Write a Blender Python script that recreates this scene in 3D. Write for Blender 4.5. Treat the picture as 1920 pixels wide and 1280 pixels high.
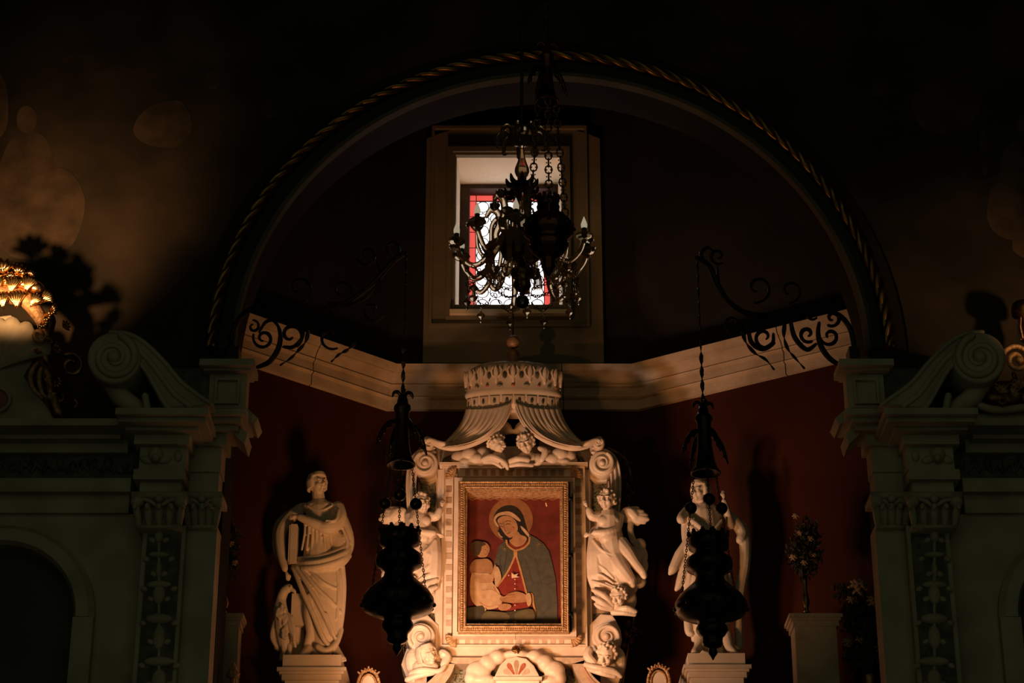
import bpy, bmesh, math, random
from mathutils import Vector, Matrix, Euler
random.seed(7)
rnd = random.uniform
for o in list(bpy.data.objects): bpy.data.objects.remove(o)
SC = bpy.context.scene
COL = SC.collection
PI = math.pi
# ------------------------------------------------------------------ camera, world, lights, exposure
F = 4000.0; TH = math.radians(24); CZ = 1.6
cd = bpy.data.cameras.new('camera'); cam = bpy.data.objects.new('camera', cd); COL.objects.link(cam)
cam.location = (0, 0, CZ); cam.rotation_euler = (PI/2 + TH, 0, 0)
cd.lens = 36*F/1920; cd.sensor_width = 36; cd.clip_end = 100; cd.clip_start = .05
SC.camera = cam
w = bpy.data.worlds.new('world'); SC.world = w; w.use_nodes = True
w.node_tree.nodes['Background'].inputs[0].default_value = (.92, 1.0, .55, 1)
w.node_tree.nodes['Background'].inputs[1].default_value = .075
SC.view_settings.view_transform = 'Standard'; SC.view_settings.look = 'None'
SC.view_settings.exposure = 0; SC.view_settings.gamma = 1; SC.view_settings.use_curve_mapping = False
def P_(u, v, Y):
    """world point on the plane y=Y seen at photo pixel (u,v)"""
    a = (u-960)/F; b = (640-v)/F
    t = Y/(math.cos(TH) - b*math.sin(TH))
    return Vector((a*t, Y, CZ + t*(math.sin(TH) + b*math.cos(TH))))
def lamp(name, kind, loc, energy, color, target=None, size=.1, spot=60, blend=1.0):
    l = bpy.data.lights.new(name, kind); l.energy = energy; l.color = color
    if kind == 'SPOT': l.spot_size = math.radians(spot); l.spot_blend = blend; l.shadow_soft_size = size
    if kind == 'POINT': l.shadow_soft_size = size
    if kind == 'AREA': l.size = size
    o = bpy.data.objects.new(name, l); COL.objects.link(o); o.location = loc
    if target is not None: o.rotation_euler = (Vector(target) - Vector(loc)).to_track_quat('-Z', 'Y').to_euler()
    return o
lamp('altar_spot', 'SPOT', (-.98, 12.74, 4.90), 175, (1, .64, .46), (.04, 14.2, 5.80), .12, 82, 1.0)
lamp('altar_fill_spot', 'SPOT', (-.42, 12.55, 4.76), 165, (1, .42, .145), (-.05, 14.2, 6.1), .22, 110, 1.0)
lamp('upper_spot', 'SPOT', (-2.2, 9.0, 5.1), 72, (1, .43, .14), (.05, 14.7, 7.75), .06, 30, 1.0)
lamp('left_altar_lamp', 'SPOT', (-3.45, 11.95, 7.2), 135, (1, .5, .2), P_(48, 490, 12.8), .04, 64, 1.0)
lamp('right_altar_lamp', 'SPOT', (3.75, 11.95, 7.1), 24, (1, .5, .2), P_(1925, 580, 12.8), .04, 60, .8)
# daylight in the shaft outside the stained glass is carried by the backlit panes themselves (window_1)

P = P_
def S(Y, v=640):
    return Y/(math.cos(TH) - (640-v)/F*math.sin(TH))/F
# ------------------------------------------------------------------ materials
def mat(name, col, rough=.6, metal=0, col2=None, scale=8, bump=0, bscale=None, emit=0, trans=0, detail=6, contrast=(.35, .65), ior=1.45, kind='noise', spec=.5):
    m = bpy.data.materials.new(name); m.use_nodes = True
    nt = m.node_tree; b = nt.nodes['Principled BSDF']
    b.inputs['Base Color'].default_value = (*col, 1); b.inputs['Roughness'].default_value = rough; b.inputs['Metallic'].default_value = metal
    b.inputs['IOR'].default_value = ior; b.inputs['Specular IOR Level'].default_value = spec
    if trans: b.inputs['Transmission Weight'].default_value = trans
    if emit:
        b.inputs['Emission Color'].default_value = (*col, 1); b.inputs['Emission Strength'].default_value = emit
    if col2 is not None or bump:
        tc = nt.nodes.new('ShaderNodeTexCoord'); no = nt.nodes.new('ShaderNodeTexNoise')
        no.inputs['Scale'].default_value = scale; no.inputs['Detail'].default_value = detail
        nt.links.new(tc.outputs['Object'], no.inputs['Vector'])
        src = no.outputs['Fac']
        if kind == 'vein':
            vo = nt.nodes.new('ShaderNodeTexVoronoi'); vo.feature = 'DISTANCE_TO_EDGE'; vo.inputs['Scale'].default_value = scale
            mx = nt.nodes.new('ShaderNodeMixRGB'); mx.inputs[0].default_value = .12
            nt.links.new(tc.outputs['Object'], mx.inputs[1]); nt.links.new(no.outputs['Color'], mx.inputs[2])
            nt.links.new(mx.outputs[0], vo.inputs['Vector']); src = vo.outputs['Distance']
        if col2 is not None:
            r = nt.nodes.new('ShaderNodeValToRGB'); r.color_ramp.elements[0].position = contrast[0]; r.color_ramp.elements[1].position = contrast[1]
            r.color_ramp.elements[0].color = (*col, 1); r.color_ramp.elements[1].color = (*col2, 1)
            nt.links.new(src, r.inputs[0]); nt.links.new(r.outputs[0], b.inputs['Base Color'])
        if bump:
            n2 = nt.nodes.new('ShaderNodeTexNoise'); n2.inputs['Scale'].default_value = bscale or scale*4; n2.inputs['Detail'].default_value = 5
            nt.links.new(tc.outputs['Object'], n2.inputs['Vector'])
            bp = nt.nodes.new('ShaderNodeBump'); bp.inputs['Strength'].default_value = bump; bp.inputs['Distance'].default_value = .01
            nt.links.new(n2.outputs['Fac'], bp.inputs['Height']); nt.links.new(bp.outputs[0], b.inputs['Normal'])
    return m
M = {}
M['marble'] = mat('cream_marble', (.60, .47, .36), .45, 0, (.74, .62, .50), 7, .08, 60)
M['marble2'] = mat('statue_marble', (.58, .47, .36), .5, 0, (.68, .57, .46), 5, .1, 50)
M['beige'] = mat('beige_inlay', (.42, .31, .21), .4, 0, (.52, .40, .29), 30)
M['brown_in'] = mat('brown_inlay', (.33, .20, .12), .4, 0, (.42, .28, .18), 30)
M['red_in'] = mat('red_marble', (.30, .07, .04), .4, 0, (.40, .13, .07), 40)
M['pink'] = mat('pink_marble', (.45, .25, .17), .4, 0, (.56, .38, .27), 12, .05)
M['green'] = mat('green_marble', (.30, .29, .20), .35, 0, (.045, .05, .03), 28, 0, None, 0, 0, 8, (.0, .22), 1.45, 'vein')
M['stone'] = mat('cornice_stone', (.40, .30, .21), .85, 0, (.56, .44, .32), 5, .35, 45, detail=9)
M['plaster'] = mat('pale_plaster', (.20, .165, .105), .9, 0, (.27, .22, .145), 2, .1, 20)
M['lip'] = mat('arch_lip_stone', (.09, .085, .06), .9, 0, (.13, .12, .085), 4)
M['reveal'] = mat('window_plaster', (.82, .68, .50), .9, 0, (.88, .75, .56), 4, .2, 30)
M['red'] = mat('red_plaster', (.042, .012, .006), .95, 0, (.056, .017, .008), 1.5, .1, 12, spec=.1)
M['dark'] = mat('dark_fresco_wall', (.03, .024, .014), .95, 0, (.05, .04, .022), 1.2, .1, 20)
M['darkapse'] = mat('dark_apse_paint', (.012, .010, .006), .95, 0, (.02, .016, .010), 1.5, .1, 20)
M['fresco'] = mat('dark_fresco', (.022, .018, .010), .9, 0, (.075, .052, .03), 1.5, .05, 8, detail=3, contrast=(.42, .72))
M['fresco2'] = mat('fresco_figure', (.04, .028, .016), .9, 0, (.10, .066, .038), 5)
M['fresco3'] = mat('fresco_flesh', (.07, .045, .026), .9, 0, (.13, .085, .05), 7)
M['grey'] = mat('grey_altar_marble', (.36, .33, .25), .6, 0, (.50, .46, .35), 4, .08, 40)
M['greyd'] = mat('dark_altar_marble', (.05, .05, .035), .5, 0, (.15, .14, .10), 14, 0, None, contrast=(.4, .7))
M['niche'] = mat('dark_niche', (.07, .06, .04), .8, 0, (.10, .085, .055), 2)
M['gold'] = mat('gilt_wood', (.60, .38, .19), .5, .35, (.34, .19, .09), 45, .7, 90)
M['goldd'] = mat('aged_gilt', (.42, .23, .075), .4, 1, (.16, .08, .03), 20, .3, 60)
M['goldb'] = mat('polished_gilt', (1.0, .66, .30), .22, 1, (.75, .42, .14), 20, .2, 40)
M['rope'] = mat('rope_gilt', (.36, .21, .065), .35, 1, (.14, .085, .03), 10)
M['iron'] = mat('black_iron', (.018, .016, .012), .45, .6, (.03, .026, .02), 20, .2, 80)
M['bronze'] = mat('dark_bronze', (.016, .013, .009), .28, .7, (.03, .024, .014), 12, .1, 60)
M['redlamp'] = mat('dark_red_bronze', (.14, .045, .022), .16, .85, (.06, .022, .012), 12)
M['dkband'] = mat('blue_black_paint', (.014, .02, .018), .7, 0, (.022, .028, .024), 6)
M['lead'] = mat('lead_came', (.02, .017, .015), .6, .5)
M['pane'] = mat('backlit_clear_glass', (1.0, .96, .97), .3, emit=1.9)
M['paner'] = mat('backlit_red_glass', (1.0, .125, .10), .3, emit=.75)
M['wood'] = mat('dark_window_wood', (.035, .018, .01), .7, 0, (.05, .028, .015), 8)
M['black'] = mat('black_socket', (.012, .01, .008), .5)
M['brass'] = mat('old_brass', (.30, .19, .08), .3, 1, (.15, .09, .04), 20)
M['copper'] = mat('dull_copper', (.36, .22, .13), .5, .3, (.26, .15, .08), 14, .2, 60)
M['leaf'] = mat('dark_leaf', (.03, .032, .016), .6, 0, (.06, .055, .025), 9)
M['flower'] = mat('pale_flower', (.42, .26, .16), .8, 0, (.55, .36, .22), 12)
M['floor'] = mat('stone_floor', (.2, .17, .13), .5, 0, (.27, .23, .18), 2)
# ------------------------------------------------------------------ object helpers
def frost(name, col, fac, tcol, rough=.12):
    m = mat(name, col, rough, 0, trans=1, ior=1.08); nt = m.node_tree
    tr = nt.nodes.new('ShaderNodeBsdfTranslucent'); tr.inputs[0].default_value = (*tcol, 1)
    df = nt.nodes.new('ShaderNodeBsdfDiffuse'); df.inputs[0].default_value = (*tcol, 1)
    ad = nt.nodes.new('ShaderNodeMixShader'); ad.inputs[0].default_value = .4; nt.links.new(tr.outputs[0], ad.inputs[1]); nt.links.new(df.outputs[0], ad.inputs[2])
    mx_ = nt.nodes.new('ShaderNodeMixShader'); mx_.inputs[0].default_value = fac
    nt.links.new(nt.nodes['Principled BSDF'].outputs[0], mx_.inputs[1]); nt.links.new(ad.outputs[0], mx_.inputs[2]); nt.links.new(mx_.outputs[0], nt.nodes['Material Output'].inputs[0])
    return m
def obj(name, bm, m, parent=None, smooth=False, normals=True):
    if normals: bmesh.ops.recalc_face_normals(bm, faces=bm.faces)
    me = bpy.data.meshes.new(name); bm.to_mesh(me); bm.free()
    for mm in (m if isinstance(m, list) else [m]): me.materials.append(mm)
    if smooth: me.shade_smooth()
    o = bpy.data.objects.new(name, me); COL.objects.link(o)
    if parent is not None: attach(o, parent)
    return o
def base(o):
    v = Vector(o.location)
    while o.parent is not None: o = o.parent; v += Vector(o.location)
    return v
def attach(o, parent):
    o.parent = parent; o.location = Vector(o.location) - base(parent)
def tag(o, label, cat, group=None):
    o['label'] = label; o['category'] = cat
    if group: o['group'] = group
    return o
def thing(name, loc, label, cat, group=None):
    o = bpy.data.objects.new(name, None); COL.objects.link(o); o.location = loc; o.empty_display_size = .1
    return tag(o, label, cat, group)
def struct(name, bm, m, parent=None, smooth=False):
    o = obj(name, bm, m, parent, smooth)
    if parent is None: o['kind'] = 'structure'
    return o
def lab(o, label): o['label'] = label; return o
def copyof(o, name=None, delta=None, loc=None):
    c = o.copy(); COL.objects.link(c)
    if delta is not None: c.location = Vector(c.location) + Vector(delta)
    if loc is not None: c.location = loc
    return c
B = bmesh.new
def box(bm, x0, x1, y0, y1, z0, z1):
    vs = [bm.verts.new((x, y, z)) for z in (z0, z1) for y in (y0, y1) for x in (x0, x1)]
    for f in ((0,1,3,2), (4,6,7,5), (0,4,5,1), (2,3,7,6), (0,2,6,4), (1,5,7,3)): bm.faces.new([vs[i] for i in f])
    return bm
def pbox(bm, u0, u1, v0, v1, Yf, Yb, zlo=None):
    vm = (v0+v1)/2
    z1 = P(0, v0, Yf).z; z0 = P(0, v1, Yf).z if zlo is None else zlo
    xs = sorted((P(u0, vm, Yf).x, P(u1, vm, Yf).x))
    return box(bm, xs[0], xs[1], Yf, Yb, z0, z1)
def slab(bm, pts3, th, bevel=0, seg=2):
    """closed prism: polygon of 3D points (front) pushed th along +Y; bevelled front rim"""
    fv = [bm.verts.new(p) for p in pts3]; bv = [bm.verts.new(Vector(p) + Vector((0, th, 0))) for p in pts3]
    n = len(fv)
    ff = bm.faces.new(fv); bm.faces.new(list(reversed(bv)))
    for i in range(n): bm.faces.new((fv[i], bv[i], bv[(i+1) % n], fv[(i+1) % n]))
    if bevel:
        bmesh.ops.bevel(bm, geom=list(ff.edges), offset=bevel, segments=seg, affect='EDGES', profile=.6)
    return bm
def pslab(bm, pts, Y, th, bevel=0, seg=2):
    return slab(bm, [P(u, v, Y) for u, v in pts], th, bevel, seg)
def catmull(pts, n=6, closed=False):
    pts = [Vector(p) for p in pts]; out = []
    N = len(pts)
    rng = range(N if closed else N-1)
    for i in rng:
        if closed: p0, p1, p2, p3 = pts[(i-1) % N], pts[i], pts[(i+1) % N], pts[(i+2) % N]
        else: p0, p1, p2, p3 = pts[max(i-1, 0)], pts[i], pts[i+1], pts[min(i+2, N-1)]
        for k in range(n):
            t = k/n
            out.append(.5*((2*p1) + (p2-p0)*t + (2*p0-5*p1+4*p2-p3)*t*t + (3*p1-p0-3*p2+p3)*t**3))
    if not closed: out.append(pts[-1])
    return out
def tube(bm, pts, radii, n=8, closed=False, round_caps=True, flat=1.0, twist=0):
    pts = [Vector(p) for p in pts]
    if not isinstance(radii, (list, tuple)): radii = [radii]*len(pts)
    radii = list(radii)
    if round_caps and not closed and len(pts) > 1:
        d0 = (pts[0]-pts[1]).normalized(); d1 = (pts[-1]-pts[-2]).normalized()
        r0, r1 = radii[0], radii[-1]
        pts = [pts[0]+d0*r0*.95, pts[0]+d0*r0*.6] + pts + [pts[-1]+d1*r1*.6, pts[-1]+d1*r1*.95]
        radii = [r0*.25, r0*.75] + radii + [r1*.75, r1*.25]
    N = len(pts); rings = []
    nrm = None
    for i in range(N):
        if closed: t = (pts[(i+1) % N]-pts[i-1])
        else: t = pts[min(i+1, N-1)]-pts[max(i-1, 0)]
        if t.length < 1e-9: t = Vector((0, 0, 1))
        t.normalize()
        if nrm is None:
            a = Vector((0, 1, 0)) if abs(t.y) < .9 else Vector((1, 0, 0))
            nrm = (a - t*a.dot(t)).normalized()
        else:
            nrm = nrm - t*nrm.dot(t)
            nrm = nrm.normalized() if nrm.length > 1e-6 else t.orthogonal().normalized()
        bn = t.cross(nrm)
        r = radii[i]; tw = twist*i
        rings.append([bm.verts.new(pts[i] + (nrm*math.cos(2*PI*k/n+tw)*flat + bn*math.sin(2*PI*k/n+tw))*r) for k in range(n)])
    for i in range(N if closed else N-1):
        A, Bq = rings[i], rings[(i+1) % N]
        for k in range(n): bm.faces.new((A[k], A[(k+1) % n], Bq[(k+1) % n], Bq[k]))
    if not closed:
        bm.faces.new(list(reversed(rings[0]))); bm.faces.new(rings[-1])
    return bm
def lathe(bm, prof, c, n=24, squash=1, a0=0, a1=2*PI):
    """prof: (radius, z) from top to bottom about a vertical axis through c"""
    c = Vector(c); full = abs(a1-a0-2*PI) < 1e-6; rings = []
    m = n if full else n+1
    for r, z in prof:
        rings.append([bm.verts.new((c.x+max(r, 1e-4)*math.cos(a0+(a1-a0)*k/n), c.y+max(r, 1e-4)*math.sin(a0+(a1-a0)*k/n)*squash, z)) for k in range(m)])
    for A, Q in zip(rings, rings[1:]):
        for k in range(n): bm.faces.new((A[k], A[(k+1) % m], Q[(k+1) % m], Q[k]))
    if full: bm.faces.new(rings[0]); bm.faces.new(list(reversed(rings[-1])))
    return bm
def ell(bm, c, r, rot=0, tilt=0, n=12, axis3=None):
    mtx = Matrix.Translation(c) @ Matrix.Rotation(rot, 4, 'Y') @ Matrix.Rotation(tilt, 4, 'X') @ Matrix.Diagonal((*r, 1)) if axis3 is None else axis3
    bmesh.ops.create_uvsphere(bm, u_segments=n, v_segments=max(6, n*2//3), radius=1, matrix=mtx)
    return bm
def sphere(bm, c, r, n=10): return ell(bm, c, (r, r, r), n=n)
# pixel-framed sculpting: positions (u, v, d) with d metres towards the viewer from plane Y0
class Fr:
    def __init__(s, Y): s.Y = Y; s.k = S(Y, 1000)
    def p(s, u, v, d=0): return P(u, v, s.Y-d)
    def cap(s, bm, pts, n=10):
        q = [s.p(a[0], a[1], a[2]) for a in pts]; r = [a[3]*s.k for a in pts]
        if len(q) > 2:
            qq = catmull(q, 4); rr = []
            for i in range(len(r)-1): rr += [r[i]+(r[i+1]-r[i])*k/4 for k in range(4)]
            q, r = qq, rr+[r[-1]]
        return tube(bm, q, r, n)
    def ell(s, bm, u, v, d, ru, rv, rd, rot=0, tilt=0, n=14):
        return ell(bm, s.p(u, v, d), (ru*s.k, rd*s.k, rv*s.k*1.05), math.radians(rot), math.radians(tilt), n)
def sculpt(name, bm, m, parent=None, vox=.006, smooth=3):
    me = bpy.data.meshes.new('tmp'); bm.to_mesh(me); bm.free()
    t = bpy.data.objects.new('tmp', me); COL.objects.link(t)
    r = t.modifiers.new('r', 'REMESH'); r.mode = 'VOXEL'; r.voxel_size = vox
    if smooth:
        sm = t.modifiers.new('s', 'SMOOTH'); sm.iterations = smooth; sm.factor = .5
    dg = bpy.context.evaluated_depsgraph_get()
    me2 = bpy.data.meshes.new_from_object(t.evaluated_get(dg)); me2.name = name
    bpy.data.objects.remove(t); bpy.data.meshes.remove(me)
    me2.materials.clear(); me2.materials.append(m); me2.shade_smooth()
    o = bpy.data.objects.new(name, me2); COL.objects.link(o)
    if parent is not None: attach(o, parent)
    return o
def spiral(cx, cy, r0, r1, a0, a1, n=40):
    return [(cx + (r0+(r1-r0)*i/n)*math.cos(math.radians(a0+(a1-a0)*i/n)), cy + (r0+(r1-r0)*i/n)*math.sin(math.radians(a0+(a1-a0)*i/n))) for i in range(n+1)]
def band_pts(center, w):
    """outline of a band of pixel half-widths w along a pixel centreline"""
    c = [Vector((*p, 0)) for p in center]; L = []; R = []
    n = len(c)
    for i in range(n):
        t = (c[min(i+1, n-1)]-c[max(i-1, 0)]).normalized(); nn = Vector((-t.y, t.x, 0))
        ww = w[i] if isinstance(w, (list, tuple)) else w
        L.append(((c[i]+nn*ww).x, (c[i]+nn*ww).y)); R.append(((c[i]-nn*ww).x, (c[i]-nn*ww).y))
    return L + R[::-1]
def strip(bm, A, Bl, th, d=0):
    """solid ribbon between two 3D polylines, th thick along +Y"""
    a = [bm.verts.new(p) for p in A]; b = [bm.verts.new(p) for p in Bl]
    o = Vector((0, th, 0)); a2 = [bm.verts.new(Vector(p)+o) for p in A]; b2 = [bm.verts.new(Vector(p)+o) for p in Bl]
    for i in range(len(a)-1):
        bm.faces.new((a[i], a[i+1], b[i+1], b[i])); bm.faces.new((a2[i], b2[i], b2[i+1], a2[i+1]))
        bm.faces.new((a[i], a2[i], a2[i+1], a[i+1])); bm.faces.new((b[i], b[i+1], b2[i+1], b2[i]))
    bm.faces.new((a[0], b[0], b2[0], a2[0])); bm.faces.new((a[-1], a2[-1], b2[-1], b[-1]))
    return bm
def fan(bm, c, ax, up, L, spread, ribs, depth, th=.012):
    """fluted shell fan: hinge c, direction ax, in-plane side vector from up; closed solid"""
    ax = Vector(ax).normalized(); nrm = Vector(up).normalized(); side = nrm.cross(ax).normalized()
    N = ribs*4; G = []; H = []
    for i in range(N+1):
        f = i/N; a = (f-.5)*spread; row = []; row2 = []
        for j in range(7):
            s = j/6; sc = .93+.07*abs(math.sin(f*ribs*PI))
            rr = L*s*(sc if j == 6 else 1)
            p = Vector(c) + (ax*math.cos(a) + side*math.sin(a))*rr + nrm*(depth*math.sin(s*PI*.8)*.6 + depth*.35*abs(math.sin(f*ribs*PI))*s)
            row.append(bm.verts.new(p)); row2.append(bm.verts.new(p - nrm*th))
        G.append(row); H.append(row2)
    for i in range(N):
        for j in range(6):
            bm.faces.new((G[i][j], G[i+1][j], G[i+1][j+1], G[i][j+1])); bm.faces.new((H[i][j], H[i][j+1], H[i+1][j+1], H[i+1][j]))
        bm.faces.new((G[i][6], G[i+1][6], H[i+1][6], H[i][6])); bm.faces.new((G[i][0], H[i][0], H[i+1][0], G[i+1][0]))
    for j in range(6):
        bm.faces.new((G[0][j], G[0][j+1], H[0][j+1], H[0][j])); bm.faces.new((G[N][j], H[N][j], H[N][j+1], G[N][j+1]))
    return bm
def links(bm, a, b, L, wd, r, sag=0):
    """chain of alternate links from a to b"""
    a = Vector(a); b = Vector(b); n = max(2, int((b-a).length/(L*.8)))
    def at(t): return a.lerp(b, t) - Vector((0, 0, sag*4*t*(1-t)))
    for i in range(n):
        c = at((i+.5)/n); t = (at((i+1)/n)-at(i/n)).normalized()
        s = Vector((0, 1, 0)).cross(t).normalized() if abs(t.y) < .9 else Vector((1, 0, 0))
        if i % 2: s = t.cross(s).normalized()
        tube(bm, [c + t*math.cos(2*PI*k/8)*L*.5 + s*math.sin(2*PI*k/8)*wd*.5 for k in range(8)], r, 4, closed=True)
    return bm
M['amber'] = frost('amber_glass', (.80, .66, .42), .42, (.44, .31, .14))
M['smoke'] = frost('smoky_glass', (.40, .33, .20), .5, (.22, .17, .09))
M['bulb'] = mat('frosted_bulb', (.80, .66, .46), .4, emit=.40)  # bulbs are switched off; faint glow added to lift their brightness
# ================================================================== SETTING
ARX, ARZ, ARR = .26, 7.41, 2.15          # arch centre and opening radius, front wall face at Y=13.2
def arch_wall(bm, x0, x1, z0, z1, cx, R, zc, Y0, Y1, n=48):
    """wall slab x0..x1, z0..z1 with an arched opening reaching down to z0"""
    fr = []
    def q(a): fr.append(bm.faces.new([bm.verts.new((x, Y0, z)) for x, z in a]))
    q([(x0, z0), (cx-R, z0), (cx-R, zc), (x0, zc)]); q([(cx+R, z0), (x1, z0), (x1, zc), (cx+R, zc)])
    q([(x0, zc), (cx-R, zc), (cx-R, z1), (x0, z1)]); q([(cx+R, zc), (x1, zc), (x1, z1), (cx+R, z1)])
    for i in range(n):
        a = PI-PI*i/n; b = PI-PI*(i+1)/n
        xa, xb = cx+R*math.cos(a), cx+R*math.cos(b)
        q([(xa, zc+R*math.sin(a)), (xb, zc+R*math.sin(b)), (xb, z1), (xa, z1)])
    bmesh.ops.remove_doubles(bm, verts=bm.verts, dist=1e-5)
    r = bmesh.ops.extrude_face_region(bm, geom=list(bm.faces))
    bmesh.ops.translate(bm, verts=[v for v in r['geom'] if isinstance(v, bmesh.types.BMVert)], vec=(0, Y1-Y0, 0))
    return bm
struct('floor', box(B(), -6, 6, -1.5, 17, -.1, 0), M['floor'])
struct('ceiling', box(B(), -6, 6, 3, 17, 12, 12.15), M['dark'])
struct('wall_left', box(B(), -6.15, -6, 3, 13.2, 0, 12), M['dark'])
struct('wall_right', box(B(), 6, 6.15, 3, 13.2, 0, 12), M['dark'])
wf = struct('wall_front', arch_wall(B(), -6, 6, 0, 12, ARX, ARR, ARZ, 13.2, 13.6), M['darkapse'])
# archivolt: stone lip, blue-black band, gilt rope
def arc_ring(bm, r0, r1, Y0, Y1, n=72, a0=0, a1=PI, zb=None):
    rings = []
    for i in range(n+1):
        a = a0+(a1-a0)*i/n
        c, s = math.cos(a), math.sin(a)
        rings.append([bm.verts.new((ARX+r*c, Y, ARZ+r*s)) for r, Y in ((r0, Y0), (r1, Y0), (r1, Y1), (r0, Y1))])
    for A, Q in zip(rings, rings[1:]):
        for k in range(4): bm.faces.new((A[k], A[(k+1) % 4], Q[(k+1) % 4], Q[k]))
    bm.faces.new(rings[0]); bm.faces.new(list(reversed(rings[-1])))
    return bm
lip = struct('trim_1', arc_ring(B(), 2.13, 2.16, 13.16, 13.24), M['lip'])
bandm = struct('trim_2', arc_ring(B(), 2.165, 2.245, 13.17, 13.3), M['dkband'])
bm = B()
for st in range(3):                      # three strands twisted into a rope
    pts = []; N = 900
    for i in range(N+1):
        a = PI*i/N; tw = a*2.285/.12*2*PI/3*1 + st*2*PI/3
        rr = 2.285 + .021*math.cos(tw); pts.append((ARX+rr*math.cos(a), 13.13+.021*math.sin(tw), ARZ+rr*math.sin(a)))
    tube(bm, pts, .0235, 6)
rope = struct('trim_3', bm, M['rope'], None, True)
# apse walls (polygonal), window bay
zc0 = P(960, 771, 14.97).z               # underside of the stone cornice
ctop = P(960, 680, 14.75).z
LB = Vector((-.949, 14.97, 0)); RB = Vector((.969, 14.97, 0))
LD = Vector((-.917, -.83, 0)).normalized(); RD = Vector((1.40, -.925, 0)).normalized()
LE = LB + LD*((14.97-13.6)/.83*Vector((.917, .83, 0)).length); RE = RB + RD*((14.97-13.6)/.925*Vector((1.40, .925, 0)).length)
def vwall(bm, a, b, z0, z1, th=.3):
    d = (b-a).normalized(); n = Vector((-d.y, d.x, 0))
    if n.y < 0: n = -n
    vs = [bm.verts.new((p.x, p.y, z)) for z in (z0, z1) for p in (a, b, b+n*th, a+n*th)]
    for f in ((0,1,2,3), (4,5,6,7), (0,1,5,4), (1,2,6,5), (2,3,7,6), (3,0,4,7)): bm.faces.new([vs[i] for i in f])
    return bm
wx0, wx1 = P(855, 440, 15).x, P(1053, 440, 15).x
wz0, wz1 = P(960, 580, 15).z, P(960, 290, 15).z
bm = B(); vwall(bm, LB, RB, 0, zc0+.1)
struct('wall_back', bm, M['red'])
bm = B()
box(bm, LB.x, wx0, 14.97, 14.99, zc0+.1, 12); box(bm, wx1, RB.x, 14.97, 14.99, zc0+.1, 12)
box(bm, wx0, wx1, 14.97, 14.99, zc0+.1, wz0); box(bm, wx0, wx1, 14.97, 14.99, wz1, 12)
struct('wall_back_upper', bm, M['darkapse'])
for nm, a, b in (('left', LB, LE), ('right', RB, RE)):
    struct('wall_apse_'+nm, vwall(B(), a, b, 0, zc0+.1), M['red'])
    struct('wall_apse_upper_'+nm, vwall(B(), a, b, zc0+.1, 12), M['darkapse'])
# pale window bay with a segmental top, standing a little proud of the dark wall
bx0, bx1 = P(795, 560, 14.93).x, P(1130, 560, 14.93).x
bz0 = ctop-.02; bz1 = P(795, 262, 14.93).z; bz2 = P(962, 234, 14.93).z
def bay(bm):
    top = [(bx0+(bx1-bx0)*i/12, bz1+(bz2-bz1)*math.sin(PI*i/12)**.7) for i in range(13)]
    cols = [bx0, wx0, wx1, bx1]
    out = [(bx0, bz0), (bx1, bz0)] + top[::-1]
    def q(a): bm.faces.new([bm.verts.new((x, 14.91, z)) for x, z in a])
    def topz(x): f = (x-bx0)/(bx1-bx0); return bz1+(bz2-bz1)*math.sin(PI*max(0, min(1, f)))**.7
    q([(bx0, bz0), (wx0, bz0), (wx0, wz1), (bx0, wz1)]); q([(wx1, bz0), (bx1, bz0), (bx1, wz1), (wx1, wz1)])
    q([(wx0, bz0), (wx1, bz0), (wx1, wz0), (wx0, wz0)])
    xs = sorted([t[0] for t in top]+[wx0, wx1])
    for a, b in zip(xs, xs[1:]):
        if b-a > 1e-6: q([(a, wz1), (b, wz1), (b, topz(b)), (a, topz(a))])
    bmesh.ops.remove_doubles(bm, verts=bm.verts, dist=1e-4)
    r = bmesh.ops.extrude_face_region(bm, geom=list(bm.faces))
    bmesh.ops.translate(bm, verts=[v for v in r['geom'] if isinstance(v, bmesh.types.BMVert)], vec=(0, .06, 0))
    return bm
struct('wall_window_bay', bay(B()), M['plaster'])
# window_1: moulded frame, splayed shaft, dark wooden box, leaded panes
win = bpy.data.objects.new('window_1', None); COL.objects.link(win); win.location = (0, 15, wz0); win['kind'] = 'structure'
def rect_frame(bm, u0, u1, v0, v1, t, Yf, Yb, vt=None):
    """four mitred bars around the opening u0..u1, v0..v1 (pixels on Yf), t pixels wide"""
    o = [P(u0-t, v0-t, Yf), P(u1+t, v0-t, Yf), P(u1+t, v1+t, Yf), P(u0-t, v1+t, Yf)]
    i = [P(u0, v0, Yf), P(u1, v0, Yf), P(u1, v1, Yf), P(u0, v1, Yf)]
    xo0, xo1, xi0, xi1 = o[0].x, o[1].x, i[0].x, i[1].x
    zo1, zo0, zi1, zi0 = o[0].z, o[2].z, i[0].z, i[2].z
    O = [(xo0, zo0), (xo1, zo0), (xo1, zo1), (xo0, zo1)]; I = [(xi0, zi0), (xi1, zi0), (xi1, zi1), (xi0, zi1)]
    for k in range(4):
        q = [O[k], O[(k+1) % 4], I[(k+1) % 4], I[k]]
        a = [bm.verts.new((x, Yf, z)) for x, z in q]; b = [bm.verts.new((x, Yb, z)) for x, z in q]
        bm.faces.new(a); bm.faces.new(b[::-1])
        for j in range(4): bm.faces.new((a[j], b[j], b[(j+1) % 4], a[(j+1) % 4]))
    return bm
bm = B(); rect_frame(bm, 849, 1059, 283, 584, 9, 14.84, 14.91); rect_frame(bm, 855, 1053, 290, 580, 6, 14.87, 14.92)
obj('moulded_frame', bm, M['plaster'], win)
bm = B(); rect_frame(bm, 815, 1095, 240, 606, 5, 14.875, 14.91); obj('outer_moulding', bm, M['plaster'], win)
bm = B(); pbox(bm, 843, 1066, 579, 587, 14.8, 15.0); obj('sill_lip', bm, M['reveal'], win)
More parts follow.
